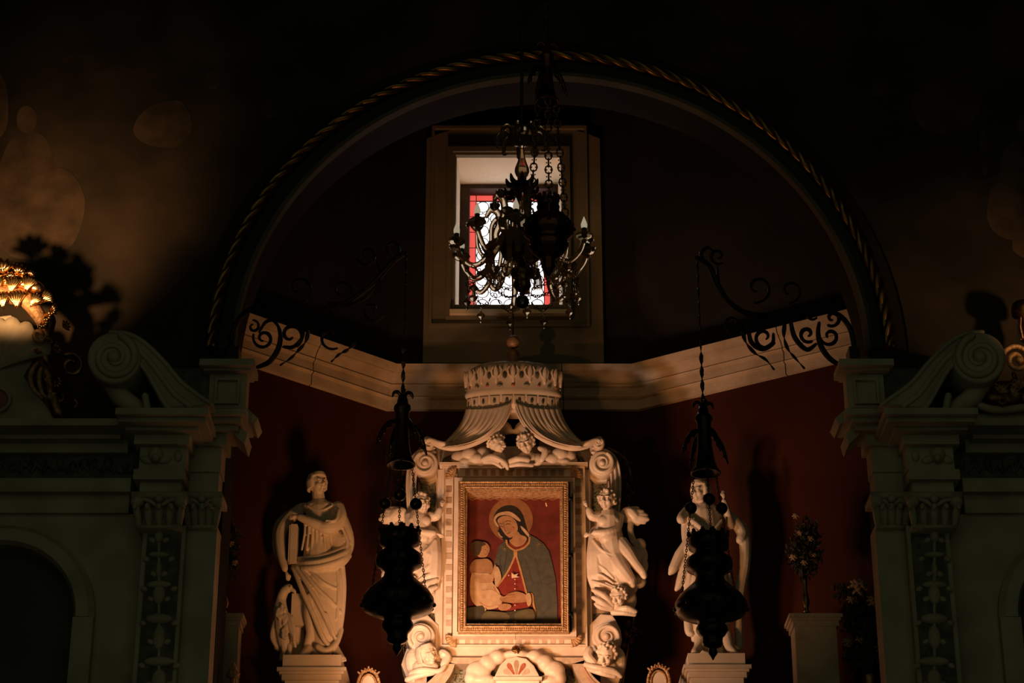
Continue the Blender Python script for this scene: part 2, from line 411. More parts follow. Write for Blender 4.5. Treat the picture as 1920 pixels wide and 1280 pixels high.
ix0, ix1 = P(862, 440, 15.5).x, P(1047, 440, 15.5).x; iz1 = P(960, 345, 15.5).z
def quad_slab(bm, q, off):
    a = [bm.verts.new(p) for p in q]; b = [bm.verts.new(Vector(p)+Vector(off)) for p in q]
    bm.faces.new(a); bm.faces.new(b[::-1])
    for j in range(4): bm.faces.new((a[j], b[j], b[(j+1) % 4], a[(j+1) % 4]))
    return bm
bm = B()
quad_slab(bm, [(wx0, 14.99, wz0), (ix0, 15.5, wz0), (ix0, 15.5, iz1), (wx0, 14.99, wz1)], (-.06, 0, 0))
quad_slab(bm, [(wx1, 14.99, wz0), (ix1, 15.5, wz0), (ix1, 15.5, iz1), (wx1, 14.99, wz1)], (.06, 0, 0))
quad_slab(bm, [(wx0, 14.99, wz1), (wx1, 14.99, wz1), (ix1, 15.5, iz1), (ix0, 15.5, iz1)], (0, 0, .06))
quad_slab(bm, [(wx0, 14.99, wz0), (wx1, 14.99, wz0), (ix1, 15.5, wz0), (ix0, 15.5, wz0)], (0, 0, -.06))
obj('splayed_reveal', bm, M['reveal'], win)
GY = 15.62
gx0, gx1, gz1 = P(880, 440, GY).x, P(1031, 440, GY).x, P(960, 366, GY).z
bm = B()
box(bm, ix0-.05, gx0, 15.5, GY+.04, wz0-.2, iz1+.1); box(bm, gx1, ix1+.05, 15.5, GY+.04, wz0-.2, iz1+.1); box(bm, gx0, gx1, 15.5, GY+.04, gz1, iz1+.1)
box(bm, gx0, gx1, 15.5, GY+.04, wz0-.2, wz0-.02)
obj('dark_window_box', bm, M['wood'], win)
box_back = box(B(), ix0-.1, ix1+.1, GY+.05, GY+.1, wz0-.3, iz1+.2); obj('outer_shutter', box_back, M['wood'], win)
rx0, rx1, rz1 = P(892.5, 440, GY).x, P(1019.5, 440, GY).x, P(960, 377, GY).z
def pane(name, x0, x1, z0, z1, m, Yo=0):
    bm = B(); g = .0035; box(bm, x0+g, x1-g, GY+Yo, GY+Yo+.008, z0+g, z1-g); return obj(name, bm, m, win)
nside = 9; zb = wz0-.02
for i in range(nside):
    za, zb2 = zb+(rz1-zb)*i/nside, zb+(rz1-zb)*(i+1)/nside
    pane('red_pane', gx0, rx0, za, zb2, M['paner']); pane('red_pane', rx1, gx1, za, zb2, M['paner'])
pane('red_pane', gx0, rx0, rz1, gz1, M['paner']); pane('red_pane', rx1, gx1, rz1, gz1, M['paner'])
for i in range(4): pane('red_pane', rx0+(rx1-rx0)*i/4, rx0+(rx1-rx0)*(i+1)/4, rz1, gz1, M['paner'])
cw = (rx1-rx0)/5; chh = cw
bm = B(); box(bm, rx0+.003, rx1-.003, GY+.012, GY+.018, zb, rz1-.003); obj('filler_glass', bm, M['pane'], win)
bml = B(); first = None
rows = int((rz1-zb)/chh)+1
for r in range(rows):
    for c in range(5):
        cx, cz = rx0+cw*(c+.5), rz1-chh*(r+.5)
        if cz < zb+.02: continue
        if first is None:
            b2 = B(); bmesh.ops.create_cone(b2, cap_ends=True, segments=24, radius1=.047, radius2=.044, depth=.008, matrix=Matrix.Rotation(PI/2, 4, 'X'))
            first = obj('round_pane', b2, M['pane']); first.location = (cx, GY+.006, cz); attach(first, win); f0 = (cx, cz)
        else:
            copyof(first, delta=(cx-f0[0], 0, cz-f0[1]))
        tube(bml, [(cx+.0485*math.cos(2*PI*k/24), GY, cz+.0485*math.sin(2*PI*k/24)) for k in range(24)], .0041, 4, closed=True)
        tube(bml, [(cx+.0485, GY, cz), (cx+cw-.0485, GY, cz)], .0036, 4) if c < 4 else None
        tube(bml, [(cx, GY, cz-.0485), (cx, GY, cz-chh+.0485)], .0036, 4)
for x in (rx0, rx1): tube(bml, [(x, GY, zb), (x, GY, gz1)], .0035, 4)
tube(bml, [(gx0, GY, rz1), (gx1, GY, rz1)], .0035, 4)
for i in range(nside):
    za = zb+(rz1-zb)*i/nside
    tube(bml, [(gx0, GY, za), (rx0, GY, za)], .0032, 4); tube(bml, [(rx1, GY, za), (gx1, GY, za)], .0032, 4)
for i in range(1, 4): tube(bml, [(rx0+(rx1-rx0)*i/4, GY, rz1), (rx0+(rx1-rx0)*i/4, GY, gz1)], .0032, 4)
lead = obj('lead_came', bml, M['lead'], win)
# stone cornice in blocks, running round the apse
H = ctop-zc0
prof = [(.0, 0), (.04, 0), (.04, .25), (.065, .265), (.075, .29), (.065, .315), (.065, .54), (.09, .555), (.10, .585), (.09, .615), (.09, .635), (.105, .655), (.125, .74), (.165, .80), (.165, .83), (.195, .845), (.215, .985), (.19, 1.0), (0, 1.0)]
def offs(p, k):
    """inner offset polyline of the apse plan by distance k"""
    nL = Vector((-LD.y, LD.x, 0)); nL = nL if nL.x > 0 else -nL
    nR = Vector((-RD.y, RD.x, 0)); nR = nR if nR.x < 0 else -nR
    nB = Vector((0, -1, 0))
    if p == 'LE': return LE+nL*k
    if p == 'RE': return RE+nR*k
    if p == 'LB': b = (nL+nB); return LB+b*(k/(1+nL.dot(nB)))
    b = (nR+nB); return RB+b*(k/(1+nR.dot(nB)))
def corn(bm, pa, pb, f0, f1):
    ra = []; rb = []
    for o, h in prof:
        a, b = offs(pa, o+.001), offs(pb, o+.001); p0, p1 = a.lerp(b, f0), a.lerp(b, f1)
        ra.append(bm.verts.new((p0.x, p0.y, zc0+h*H))); rb.append(bm.verts.new((p1.x, p1.y, zc0+h*H)))
    n = len(ra)
    for k in range(n): bm.faces.new((ra[k], rb[k], rb[(k+1) % n], ra[(k+1) % n]))
    bm.faces.new(ra[::-1]); bm.faces.new(rb)
    return bm
for nm, pa, pb, cuts in (('cornice_back', 'LB', 'RB', [0, .36, .7, 1]), ('cornice_left', 'LB', 'LE', [0, .36, .72, 1]), ('cornice_right', 'RB', 'RE', [0, .5, .85, 1])):
    e = bpy.data.objects.new('trim_'+nm, None); COL.objects.link(e); e.location = (offs(pa, 0)+offs(pb, 0))/2+Vector((0, 0, zc0)); e['kind'] = 'structure'
    for f0, f1 in zip(cuts, cuts[1:]): obj('stone_block', corn(B(), pa, pb, f0+(.0018 if f0 else 0), f1-(.0018 if f1 < 1 else 0)), M['stone'], e)
# large dim wall paintings either side of the arch, flat on the front wall
def fresco(mir, label, figs):
    X = (lambda u: u) if not mir else (lambda u: 2050-u)
    cu = P(960, 600, 13.19); pts = []
    for i in range(25):
        a = PI/2+(PI/2)*i/24; pts.append(Vector((ARX+(-2.42*abs(math.cos(a)) if not mir else 2.42*abs(math.cos(a))), 13.185, ARZ+2.42*math.sin(a))))
    xo = -5.9 if not mir else 5.9
    z0 = P(0, 800, 13.185).z
    pts = [Vector((ARX, 13.185, 11.9))]+pts+[Vector((pts[-1].x, 13.185, z0)), Vector((xo, 13.185, z0)), Vector((xo, 13.185, 11.9))]
    t = bpy.data.objects.new('wall_painting', None); COL.objects.link(t); t.location = pts[-2]; tag(t, label, 'wall painting', 'wall paintings beside the arch')
    obj('painted_field', slab(B(), pts, .013), M['fresco'], t)
    for n, (q, mm) in enumerate(figs):
        q = [(p.x, p.y) for p in catmull([(X(u), v, 0) for u, v in q], 5, True)]
        obj('painted_figure', pslab(B(), q, 13.1835-.0003*n, .0015), M[mm], t)
    return t
def oval(u, v, a, b, r=0): return [(u+a*math.cos(k)*math.cos(r)-b*math.sin(k)*math.sin(r), v+a*math.cos(k)*math.sin(r)+b*math.sin(k)*math.cos(r)) for k in [i*PI/5 for i in range(10)]]
fresco(False, 'dim dark wall painting with shadowy figures left of the arch',
       [([(20, 260), (75, 250), (100, 300), (95, 380), (110, 470), (20, 480), (-20, 400)], 'fresco2'), (oval(50, 224, 19, 26), 'fresco3'), ([(90, 330), (130, 320), (160, 380), (135, 460), (95, 450)], 'fresco2'),
        ([(280, 200), (340, 190), (360, 240), (330, 275), (270, 268), (250, 240)], 'fresco2'), ([(-40, 120), (8, 150), (12, 240), (-30, 260)], 'fresco3'), (oval(400, 150, 14, 18), 'fresco2'), (oval(505, 205, 15, 18), 'fresco2')])
fresco(True, 'dim dark wall painting with a draped figure right of the arch',
       [([(140, 265), (175, 300), (200, 400), (170, 445), (110, 440), (120, 360)], 'fresco3'), (oval(128, 235, 16, 22), 'fresco3'), ([(175, 300), (190, 330), (240, 345), (215, 355), (180, 345)], 'fresco2'), ([(205, 240), (215, 270), (205, 330), (195, 300)], 'fresco2'),
        ([(215, 170), (300, 150), (340, 190), (320, 240), (260, 250), (220, 220)], 'fresco2'), ([(90, 450), (140, 430), (150, 470), (100, 490)], 'fresco3'), (oval(400, 165, 14, 18), 'fresco2')])
# ================================================================== SIDE ALTARS
def volute_part(name, parent, u, v, Y, R, turns, sgn, a0, th, m, ridge=.16, eye=.26):
    """carved scroll: a thick disc with a raised spiral ridge and an eye"""
    k = S(Y, v); bm = B()
    disc = [(u+R*math.cos(i*PI/14), v+R*.96*math.sin(i*PI/14)) for i in range(28)]
    pslab(bm, disc, Y, th, R*k*.12)
    n = int(turns*22); pts = []; rad = []
    for i in range(n+1):
        f = i/n; a = math.radians(a0)+sgn*2*PI*turns*f; r = R*(1-.80*f)
        pts.append(P(u+r*.88*math.cos(a), v+r*.85*math.sin(a), Y-.004)); rad.append(R*k*ridge*(1-.55*f))
    tube(bm, pts, rad, 7)
    ell(bm, P(u, v, Y), (R*k*eye, R*k*.3, R*k*eye), n=12)
    return obj(name, bm, m, parent, True)
def side_altar(mir, label, sides):
    X = (lambda u: u) if not mir else (lambda u: 2050-u)
    t = thing('side_altar', (P(X(60), 900, 12.9).x, 13.0, 0), label, 'altar')
    def pb(name, m, rects, zlo=None):
        bm = B()
        for u0, u1, v0, v1, Yf, Yb in rects: pbox(bm, X(u0), X(u1), v0, v1, Yf, Yb, zlo)
        return obj(name, bm, m, t)
    pb('cornice', M['grey'], [(-300, 226, 784, 797, 12.70, 13.2), (-300, 226, 797, 806, 12.78, 13.2), (-300, 226, 806, 822, 12.86, 13.2), (-300, 240, 822, 848, 12.95, 13.2)])
    pb('cornice', M['grey'], [(216, 390, 764, 776, 12.52, 13.2), (222, 386, 776, 790, 12.58, 13.2), (236, 372, 790, 806, 12.68, 13.2), (252, 356, 806, 832, 12.76, 13.2)])
    pb('cornice', M['grey'], [(388, 462, 765, 776, 12.78, 13.2), (388, 452, 776, 790, 12.84, 13.2), (388, 446, 792, 806, 12.9, 13.2), (380, 425, 806, 834, 12.96, 13.2)])
    # swept corner mouldings towards the apse
    bm = B()
    for (a, b, c2, d2) in (((462, 764), (484, 784), (476, 796), (450, 778)), ((440, 790), (464, 812), (458, 832), (430, 806))):
        pslab(bm, [(X(a[0]), a[1]), (X(b[0]), b[1]), (X(c2[0]), c2[1]), (X(d2[0]), d2[1])], 12.95, .25)
    obj('corner_moulding', bm, M['grey'], t)
    pb('frieze_panel', M['greyd'], [(-300, 262, 848, 896, 13.0, 13.2)])
    pb('frieze_block', M['grey'], [(262, 350, 832, 880, 12.82, 13.2), (350, 415, 834, 884, 13.0, 13.2)])
    bm = B(); fr = Fr(12.82)
    fr.ell(bm, X(292), 853, .01, 15, 16, 14); fr.ell(bm, X(292), 858, .05, 7, 8, 6); fr.ell(bm, X(275), 862, 0, 14, 8, 8, 20); fr.ell(bm, X(310), 862, 0, 14, 8, 8, -20)
    fr.ell(bm, X(334), 855, 0, 8, 12, 8)
    obj('carved_head', bm, M['grey'], t, True)
    bm = B(); fr = Fr(13.0)
    for u in range(-20, 245, 22):
        fr.ell(bm, X(u+rnd(-4, 4)), 872+rnd(-8, 8), 0, rnd(6, 11), rnd(8, 15), 8, rnd(-40, 40)); fr.cap(bm, [(X(u-8), 885, 0, 4), (X(u), 870+rnd(-6, 6), .01, 4), (X(u+10), 882, 0, 3)], 6)
    obj('frieze_relief', bm, M['greyd'], t, True)
    pb('architrave', M['grey'], [(-300, 245, 896, 921, 12.93, 13.2), (-300, 242, 921, 961, 13.0, 13.2), (250, 345, 879, 898, 12.78, 13.2), (262, 340, 898, 922, 12.84, 13.2), (345, 410, 884, 925, 13.02, 13.2)])
    # wall behind the altar front with its arched niche
    bm = B(); cx = P(X(-5), 1160, 13.02).x; R = abs(P(X(139), 1160, 13.02).x-cx); zc = P(0, 1160, 13.02).z; zt = P(0, 962, 13.02).z
    xa, xb = sorted((P(X(-300), 1100, 13.02).x, P(X(262), 1100, 13.02).x))
    arch_wall(bm, xa, xb, 0, zt, cx, R*1.03, zc, 13.04, 13.19, 36); obj('spandrel_wall', bm, M['grey'], t)
    bm = B(); rings = []
    for i in range(37):
        a = PI*i/36; rings.append([bm.verts.new((cx+r*math.cos(a), Y, zc+r*math.sin(a))) for r, Y in ((R, 13.0), (R*1.04, 12.96), (R*1.20, 12.96), (R*1.27, 13.0), (R*1.27, 13.05), (R, 13.18))])
    for A, Q in zip(rings, rings[1:]):
        for k in range(6): bm.faces.new((A[k], A[(k+1) % 6], Q[(k+1) % 6], Q[k]))
    bm.faces.new(rings[0]); bm.faces.new(rings[-1][::-1])
    obj('archivolt', bm, M['grey'], t)
    bm = B()
    for s in (-1, 1):
        a, b = sorted((cx+s*R, cx+s*R*1.27)); box(bm, a, b, 12.97, 13.05, 0, zc)
    obj('arch_jamb', bm, M['grey'], t)
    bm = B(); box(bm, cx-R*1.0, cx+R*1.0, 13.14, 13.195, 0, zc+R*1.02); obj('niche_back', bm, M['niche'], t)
    # pilaster with carved candelabra relief, capital, plain return pilaster
    pb('pilaster', M['grey'], [(258, 338, 985, 1300, 12.90, 13.2)], 0.0)
    pb('pilaster_panel', M['greyd'], [(266, 330, 1000, 1300, 12.885, 12.95)], 0.4)
    pb('return_pilaster', M['grey'], [(340, 398, 985, 1300, 13.0, 13.2)], 0.0)
    bm = B(); fr = Fr(12.885)
    for v, a, b in ((1005, 9, 13), (1040, 20, 6), (1068, 6, 16), (1096, 24, 7), (1115, 12, 18), (1160, 26, 10), (1195, 12, 22), (1240, 28, 9), (1275, 14, 20)):
        fr.ell(bm, X(298), v, 0, a, b, 9); fr.ell(bm, X(298-a-4), v+8, 0, 7, 5, 5, 30); fr.ell(bm, X(298+a+4), v+8, 0, 7, 5, 5, -30)
    fr.cap(bm, [(X(298), 990, 0, 3), (X(298), 1140, 0, 3), (X(298), 1290, 0, 3)])
    obj('carved_relief', bm, M['grey'], t, True)
    for (u0, u1, Yc) in ((250, 346, 12.82), (345, 412, 12.97)):
        cap = B(); um = (u0+u1)/2; hw = (u1-u0)/2; fr = Fr(Yc)
        pbox(cap, X(u0-4), X(u1+4), 921, 932, Yc-.05, 13.2); pbox(cap, X(u0+14), X(u1-14), 932, 985, Yc+.04, 13.2)
        for i in range(5):
            uu = um+(i-2)*hw*.42; s = (i-2)*.3
            fr.cap(cap, [(X(uu-s*4), 984, -.03, 6), (X(uu), 965, 0, 8), (X(uu+s*6), 948, .035, 6), (X(uu+s*10), 951, .06, 4)], 7)
        for s in (-1, 1): fr.ell(cap, X(um+s*hw*.85), 940, .01, 13, 12, 14); fr.cap(cap, [(X(um), 950, 0, 4), (X(um+s*hw*.5), 936, .02, 5), (X(um+s*hw*.95), 938, .03, 5)], 6)
        fr.ell(cap, X(um), 934, .05, 8, 8, 8); pbox(cap, X(u0+6), X(u1-6), 983, 990, Yc-.01, 13.2)
        obj('capital', cap, M['grey'], t, True)
    # attic block carrying the arch
    pb('attic_block', M['grey'], [(374, 476, 672, 684, 12.93, 13.2), (382, 470, 684, 694, 12.99, 13.2), (392, 462, 694, 764, 13.06, 13.2)])
    bm = B(); rect_frame(bm, min(X(408), X(446)), max(X(408), X(446)), 712, 752, 4, 13.03, 13.07); obj('attic_panel', bm, M['grey'], t)
    pb('backing_block', M['greyd'], [(300, 392, 690, 764, 13.08, 13.2)])
    # raking scroll of the broken pediment
    cl = catmull([(X(236), 628, 0), (X(285), 660, 0), (X(325), 700, 0), (X(355), 738, 0), (X(392), 764, 0)], 6)
    bm = B(); Yr = 12.62
    top = catmull([(208, 620), (240, 623), (272, 640), (310, 676), (345, 716), (400, 752)] and [(X(208), 620, 0), (X(240), 623, 0), (X(272), 640, 0), (X(310), 676, 0), (X(345), 716, 0), (X(400), 756, 0)], 6)
    bot = catmull([(X(214), 664, 0), (X(248), 672, 0), (X(272), 696, 0), (X(292), 732, 0), (X(306), 758, 0), (X(310), 764, 0)], 6)
    strip(bm, [P(p.x, p.y, Yr) for p in top], [P(p.x, p.y, Yr) for p in bot], .5)
    for f in (.06, .5, .94):
        tube(bm, [P(a.x+(b.x-a.x)*f, a.y+(b.y-a.y)*f, Yr) for a, b in zip(top, bot)], .016 if f != .5 else .022, 6)
    obj('raking_scroll', bm, M['grey'], t, True)
    volute_part('volute', t, X(213), 670, 12.58, 50, 1.6, 1 if not mir else -1, -70 if not mir else 250, .5, M['grey'])
    bm = B(); fr = Fr(12.72)
    fr.cap(bm, [(X(205), 715, 0, 16), (X(228), 745, -.02, 20), (X(260), 765, -.03, 15)]); fr.cap(bm, [(X(272), 742, .05, 7), (X(276), 764, .05, 7)])
    obj('scroll_support', bm, M['grey'], t, True)
    return t, X
la, XL = side_altar(False, 'grey marble side altar with carved pilasters left of the arch', 0)
ra, XR = side_altar(True, 'grey marble side altar with carved pilasters right of the arch', 0)
# gilded crests standing on the side altars
def fleur(bm, fr, u, v, d, s, ang=0):
    for i in range(5):
        a = math.radians(ang+(i-2)*32-90); fr.cap(bm, [(u, v, d, s*.25), (u+math.cos(a)*s*.6, v+math.sin(a)*s*.6, d+.02, s*.26), (u+math.cos(a)*s, v+math.sin(a)*s, d, s*.1)], 6)
t = thing('gilded_crest', P(40, 778, 12.9), 'gilded scrollwork crest around a grey shell on left side altar', 'crest')
fr = Fr(12.75); bm = B()
pslab(bm, [(-60, 600), (20, 590), (58, 620), (60, 680), (40, 705), (62, 740), (100, 770), (100, 786), (-60, 786)], 12.85, .2, .012); obj('crest_panel', bm, M['grey'], t)
fan_b = fan(B(), P(0, 690, 12.82), (.0, 0, 1), (0, -1, 0), .36, 2.6, 8, .05); obj('shell', fan_b, M['grey'], t, True)
bm = B()
for a in range(4): fr.cap(bm, [(-8+20*math.cos(a*PI/2+.8+k*.2-.8)*1.3, 748+22*math.sin(a*PI/2+k*.2), -.06, 3.5) for k in range(9)], 6)
obj('quatrefoil', bm, M['grey'], t, True)
bm = B(); pslab(bm, [(-14, 735), (8, 725), (22, 745), (10, 768), (-14, 770)], 12.83, .03, .004); obj('inlay', bm, M['red_in'], t)
bm = B(); fr.cap(bm, [(-60, 548, .02, 16), (0, 552, .03, 18), (45, 560, .02, 17), (72, 590, .02, 14), (80, 612, 0, 9)]); obj('crest_rim', bm, M['gold'], t, True)
bm = B(); fr.cap(bm, [(-60, 528, .0, 14), (-5, 528, .03, 14), (40, 530, .03, 16), (72, 541, .03, 13)])
obj('crest_rim', bm, M['goldb'], t, True)
for (u, v, ang, L) in ((84, 562, 35, 23), (30, 566, 95, 26), (64, 566, 55, 22), (4, 566, 100, 24), (22, 538, 80, 24), (52, 536, 70, 24), (-6, 536, 95, 24)):
    a = math.radians(ang); obj('fluted_fan', fan(B(), P(u-12*math.cos(a), v+12*math.sin(a), 12.68), (math.cos(a), -.15, math.sin(a)), (0, -1, .2), L*S(12.7)*1.25, 1.3, 6, .03), M['goldb'], t, True)
for (u, v, s, ang) in ((6, 508, 24, -10), (34, 512, 17, 25), (20, 522, 14, 10), (86, 590, 15, 130), (96, 580, 13, 100), (80, 604, 13, 160), (56, 516, 10, 40)):
    bm = B(); fleur(bm, fr, u, v, .05, s, ang); obj('gilt_leaf', bm, M['goldb'], t, True)
gd = M['gold']
bm = B(); fr.cap(bm, [(*p, .0, 4) for p in spiral(73, 628, 15, 6, -40, 330, 16)]); obj('gilt_scroll', bm, gd, t, True)
bm = B(); fr.cap(bm, [(*p, .0, 4.5) for p in spiral(134, 685, 23, 8, -120, 300, 18)]); obj('gilt_scroll', bm, M['goldd'], t, True)
bm = B(); fr.cap(bm, [(70, 680, .03, 3), (58, 700, .04, 5), (60, 725, .04, 5), (78, 745, .02, 4)]); obj('gilt_scroll', bm, gd, t, True)
bm = B(); fr.cap(bm, [(78, 690, .04, 3), (73, 706, .05, 5), (78, 735, .04, 4), (88, 745, .02, 3)]); obj('gilt_scroll', bm, gd, t, True)
for (u, v, s, ang, mm) in ((104, 655, 14, 70, 'goldd'), (90, 640, 12, 40, 'goldd'), (104, 715, 15, 120, 'goldd'), (88, 716, 9, 30, 'gold'), (94, 738, 11, 150, 'gold'), (112, 745, 12, 120, 'goldd'), (138, 756, 12, 90, 'goldd'), (72, 655, 9, 200, 'goldd'), (120, 612, 12, 60, 'goldd')):
    bm = B(); fleur(bm, fr, u, v, .03, s, ang); obj('gilt_leaf', bm, M[mm], t, True)
bm = B(); fr.cap(bm, [(70, 670, -.08, 10), (88, 700, -.08, 16), (96, 740, -.08, 16), (110, 775, -.1, 14)]); fr.cap(bm, [(92, 600, -.08, 14), (84, 640, -.09, 15), (86, 690, -.09, 12)]); obj('crest_core', bm, M['goldd'], t, True)
t = thing('gilded_crest', P(1890, 780, 12.9), 'gilded scrolls in a grey marble cradle on right side altar', 'crest')
fr = Fr(12.75)
bm = B(); fr.cap(bm, [(1822, 735, 0, 5), (1828, 752, 0, 7), (1850, 765, 0, 8), (1885, 768, 0, 8), (1960, 758, 0, 8)]); pslab(bm, [(1800, 776), (2000, 770), (2000, 790), (1800, 788)], 12.8, .2); obj('marble_cradle', bm, M['grey'], t, True)
bm = B(); fr.cap(bm, [(*p, .02, 5) for p in spiral(1906, 674, 27, 6, 200, 720, 30)]); fr.ell(bm, 1912, 675, .04, 8, 9, 8); obj('gilt_scroll', bm, gd, t, True)
bm = B(); fr.cap(bm, [(1862, 708, .02, 5), (1866, 720, .02, 5), (1884, 725, .02, 5), (1902, 712, .02, 5), (1900, 700, .02, 4)]); obj('gilt_scroll', bm, M['goldd'], t, True)
for (u, v, s, ang, mm) in ((1850, 728, 14, -60, 'gold'), (1876, 735, 16, 20, 'gold'), (1898, 738, 15, 60, 'gold'), (1912, 726, 17, 0, 'gold'), (1920, 745, 16, 90, 'gold'), (1838, 738, 11, -90, 'goldd'), (1880, 750, 12, 180, 'goldd'), (1930, 715, 15, 20, 'gold')):
    bm = B(); fleur(bm, fr, u, v, .03, s, ang); obj('gilt_leaf', bm, M[mm], t, True)
bm = B(); fr.ell(bm, 1890, 738, -.1, 55, 26, 14); obj('crest_core', bm, M['goldd'], t, True)
t = thing('gilded_vase', P(1925, 640, 12.9), 'gilded fluted vase end above the gilt scrolls at right altar', 'vase')
k = S(12.8); c = P(1925, 600, 12.8)
bm = B(); lathe(bm, [(r*k, P(0, v, 12.8).z) for r, v in ((14, 566), (24, 570), (27, 580), (26, 590), (16, 594), (14, 600), (17, 620), (14, 636), (7, 645), (12, 655))], (c.x, c.y, 0), 20); obj('vase_body', bm, M['goldd'], t, True)
bm = B()
for i in range(12): a = i*PI/6; tube(bm, [(c.x+r*k*math.cos(a), c.y+r*k*math.sin(a), P(0, v, 12.8).z) for r, v in ((14, 598), (18, 618), (15, 636))], .006, 5)
obj('fluting', bm, gd, t, True)
# ================================================================== ALTARPIECE
CX = 963.0
def mx(u): return 2*CX-u
def tri_tile(ap, u0, u1, v0, v1, Y, m, name='inlay_tile'):
    bm = B(); pbox(bm, u0, u1, v0, v1, Y, Y+.012); return obj(name, bm, m, ap)
ap = thing('marble_altarpiece', (0, 14.5, 0), 'cream marble altarpiece with scrolls, inlay and carved curtain canopy around the painting', 'altarpiece')
bm = B(); pslab(bm, [(818, 836), (1108, 836), (1112, 1250), (814, 1250)], 14.34, .25, .008); obj('backing_panel', bm, M['marble'], ap)
bm = B(); pbox(bm, 776, 1150, 1286, 1330, 14.2, 14.95, 0.0); obj('base_block', bm, M['marble'], ap)
bm = B(); pbox(bm, 800, 1126, 1244, 1300, 14.36, 14.9); obj('green_panel', bm, M['green'], ap)
bm = B(); pbox(bm, 824, 1102, 866, 871, 14.22, 14.34); pbox(bm, 830, 1097, 871, 877, 14.26, 14.34); obj('upper_moulding', bm, M['marble'], ap)
bm = B(); pbox(bm, 826, 1102, 1209, 1232, 14.26, 14.34); obj('lower_fascia', bm, M['marble'], ap)
bm = B(); pbox(bm, 836, 1096, 1232, 1244, 14.2, 14.4); obj('ledge', bm, M['beige'], ap)
bm = B(); rect_frame(bm, 850, 1077, 893, 1193, 18, 14.27, 14.345); obj('inlay_border', bm, M['marble'], ap)
bm = B(); rect_frame(bm, 860, 1069, 903, 1184, 8, 14.17, 14.345); obj('inner_moulding', bm, M['marble'], ap)
bm = B(); rect_frame(bm, 833, 1093, 877, 1208, 3.5, 14.24, 14.345); obj('outer_moulding', bm, M['marble'], ap)
# chequer of dark inlay tiles round the frame
n = 12
for i in range(n):
    u = 868 + i*(1060-868)/n + 4
    for (v0, v1, mm) in ((880, 891, M['brown_in']), (1195.5, 1206, M['beige'])): tri_tile(ap, u, u+9, v0, v1, 14.266, mm)
for i in range(13):
    v = 908 + i*(1180-908)/13 + 3
    for (u0, u1) in ((836, 847), (1079.5, 1090.5)): tri_tile(ap, u0, u1, v, v+11, 14.266, M['brown_in'] if v < 960 else M['beige'])
for s in (0, 1):
    X = mx if s else (lambda u: u)
    # side pilaster strips, green inlays, C-scroll ears, volutes, consoles
    bm = B(); pbox(bm, X(818), X(833), 880, 1240, 14.3, 14.4); obj('side_strip', bm, M['marble'], ap)
    bm = B(); pbox(bm, X(781), X(818), 880, 1182, 14.37, 14.55); obj('side_panel', bm, M['marble'], ap)
    bm = B(); pslab(bm, [(X(788), 900), (X(800), 903), (X(817), 896), (X(817), 958), (X(790), 958)], 14.362, .03); obj('green_inlay', bm, M['green'], ap)
    bm = B(); pslab(bm, [(X(784), 1150), (X(816), 1150), (X(816), 1176), (X(784), 1176)], 14.362, .03); obj('green_inlay', bm, M['green'], ap)
    bm = B(); pslab(bm, [(X(829), 866), (X(833), 857), (X(850), 851), (X(852), 866)], 14.33, .03); obj('green_inlay', bm, M['green'], ap)
    cl = [(p.x, p.y) for p in catmull([(X(815), 848, 0), (X(790), 852, 0), (X(776), 868, 0), (X(771), 900, 0), (X(772), 940, 0), (X(776), 985, 0)], 6)]
    bm = B(); pslab(bm, band_pts(cl, 9), 14.24, .3, .012)
    for f in (-8, 0, 8):
        q = band_pts(cl, abs(f) if f else .01); h = q[:len(cl)] if f >= 0 else q[len(cl):][::-1]
        tube(bm, [P(u, v, 14.24) for u, v in h], .009 if f else .012, 6)
    obj('scroll_band', bm, M['marble'], ap, True)
    bm = B(); pslab(bm, [(X(820), 834), (X(800), 838), (X(778), 852), (X(776), 880), (X(788), 900), (X(804), 903), (X(820), 896)], 14.3, .25, .01); obj('scroll_block', bm, M['marble'], ap)
    volute_part('volute', ap, X(797), 868, 14.2, 24, 1.7, 1 if s else -1, -60 if s else 240, .2, M['marble'])
    volute_part('volute', ap, X(803), 829, 14.16, 11, 1.3, -1 if s else 1, 100 if s else 80, .15, M['marble'])
    bm = B(); pslab(bm, [(X(822), 1172), (X(800), 1150), (X(778), 1152), (X(770), 1165), (X(762), 1180), (X(760), 1198), (X(772), 1214), (X(800), 1222), (X(822), 1215)], 14.28, .3, .012); obj('scroll_block', bm, M['marble'], ap)
    volute_part('volute', ap, X(789), 1193, 14.2, 27, 1.6, -1 if s else 1, 40 if s else 140, .2, M['marble'])
    cl = [(p.x, p.y) for p in catmull([(X(842), 1238, 0), (X(836), 1256, 0), (X(822), 1276, 0), (X(800), 1296, 0)], 6)]
    bm = B(); pslab(bm, band_pts(cl, 12), 14.2, .3, .01); obj('console', bm, M['beige'], ap)
    cl2 = [(u-(4 if not s else -4), v) for u, v in cl]
    bm = B(); pslab(bm, band_pts(cl2[4:], 3.5), 14.194, .02); obj('console_inlay', bm, M['pink'], ap)
    bm = B(); pslab(bm, [(X(762), 1215), (X(822), 1215), (X(838), 1238), (X(815), 1290), (X(770), 1290), (X(752), 1245)], 14.36, .3, .01); obj('console_back', bm, M['marble'], ap)
    # gilt acanthus corners
    for (u, v, dx, dz) in ((842, 884, 1, -1), (842, 1203, 1, 1)):
        sx = dx*(1 if not s else -1)
        bm = fan(B(), P(X(u+13), v+(9 if dz < 0 else -9), 14.235), (-sx, 0, -dz*.8), (0, -1, 0), .075, 1.9, 6, .02); obj('gilt_corner', bm, M['gold'], ap, True)
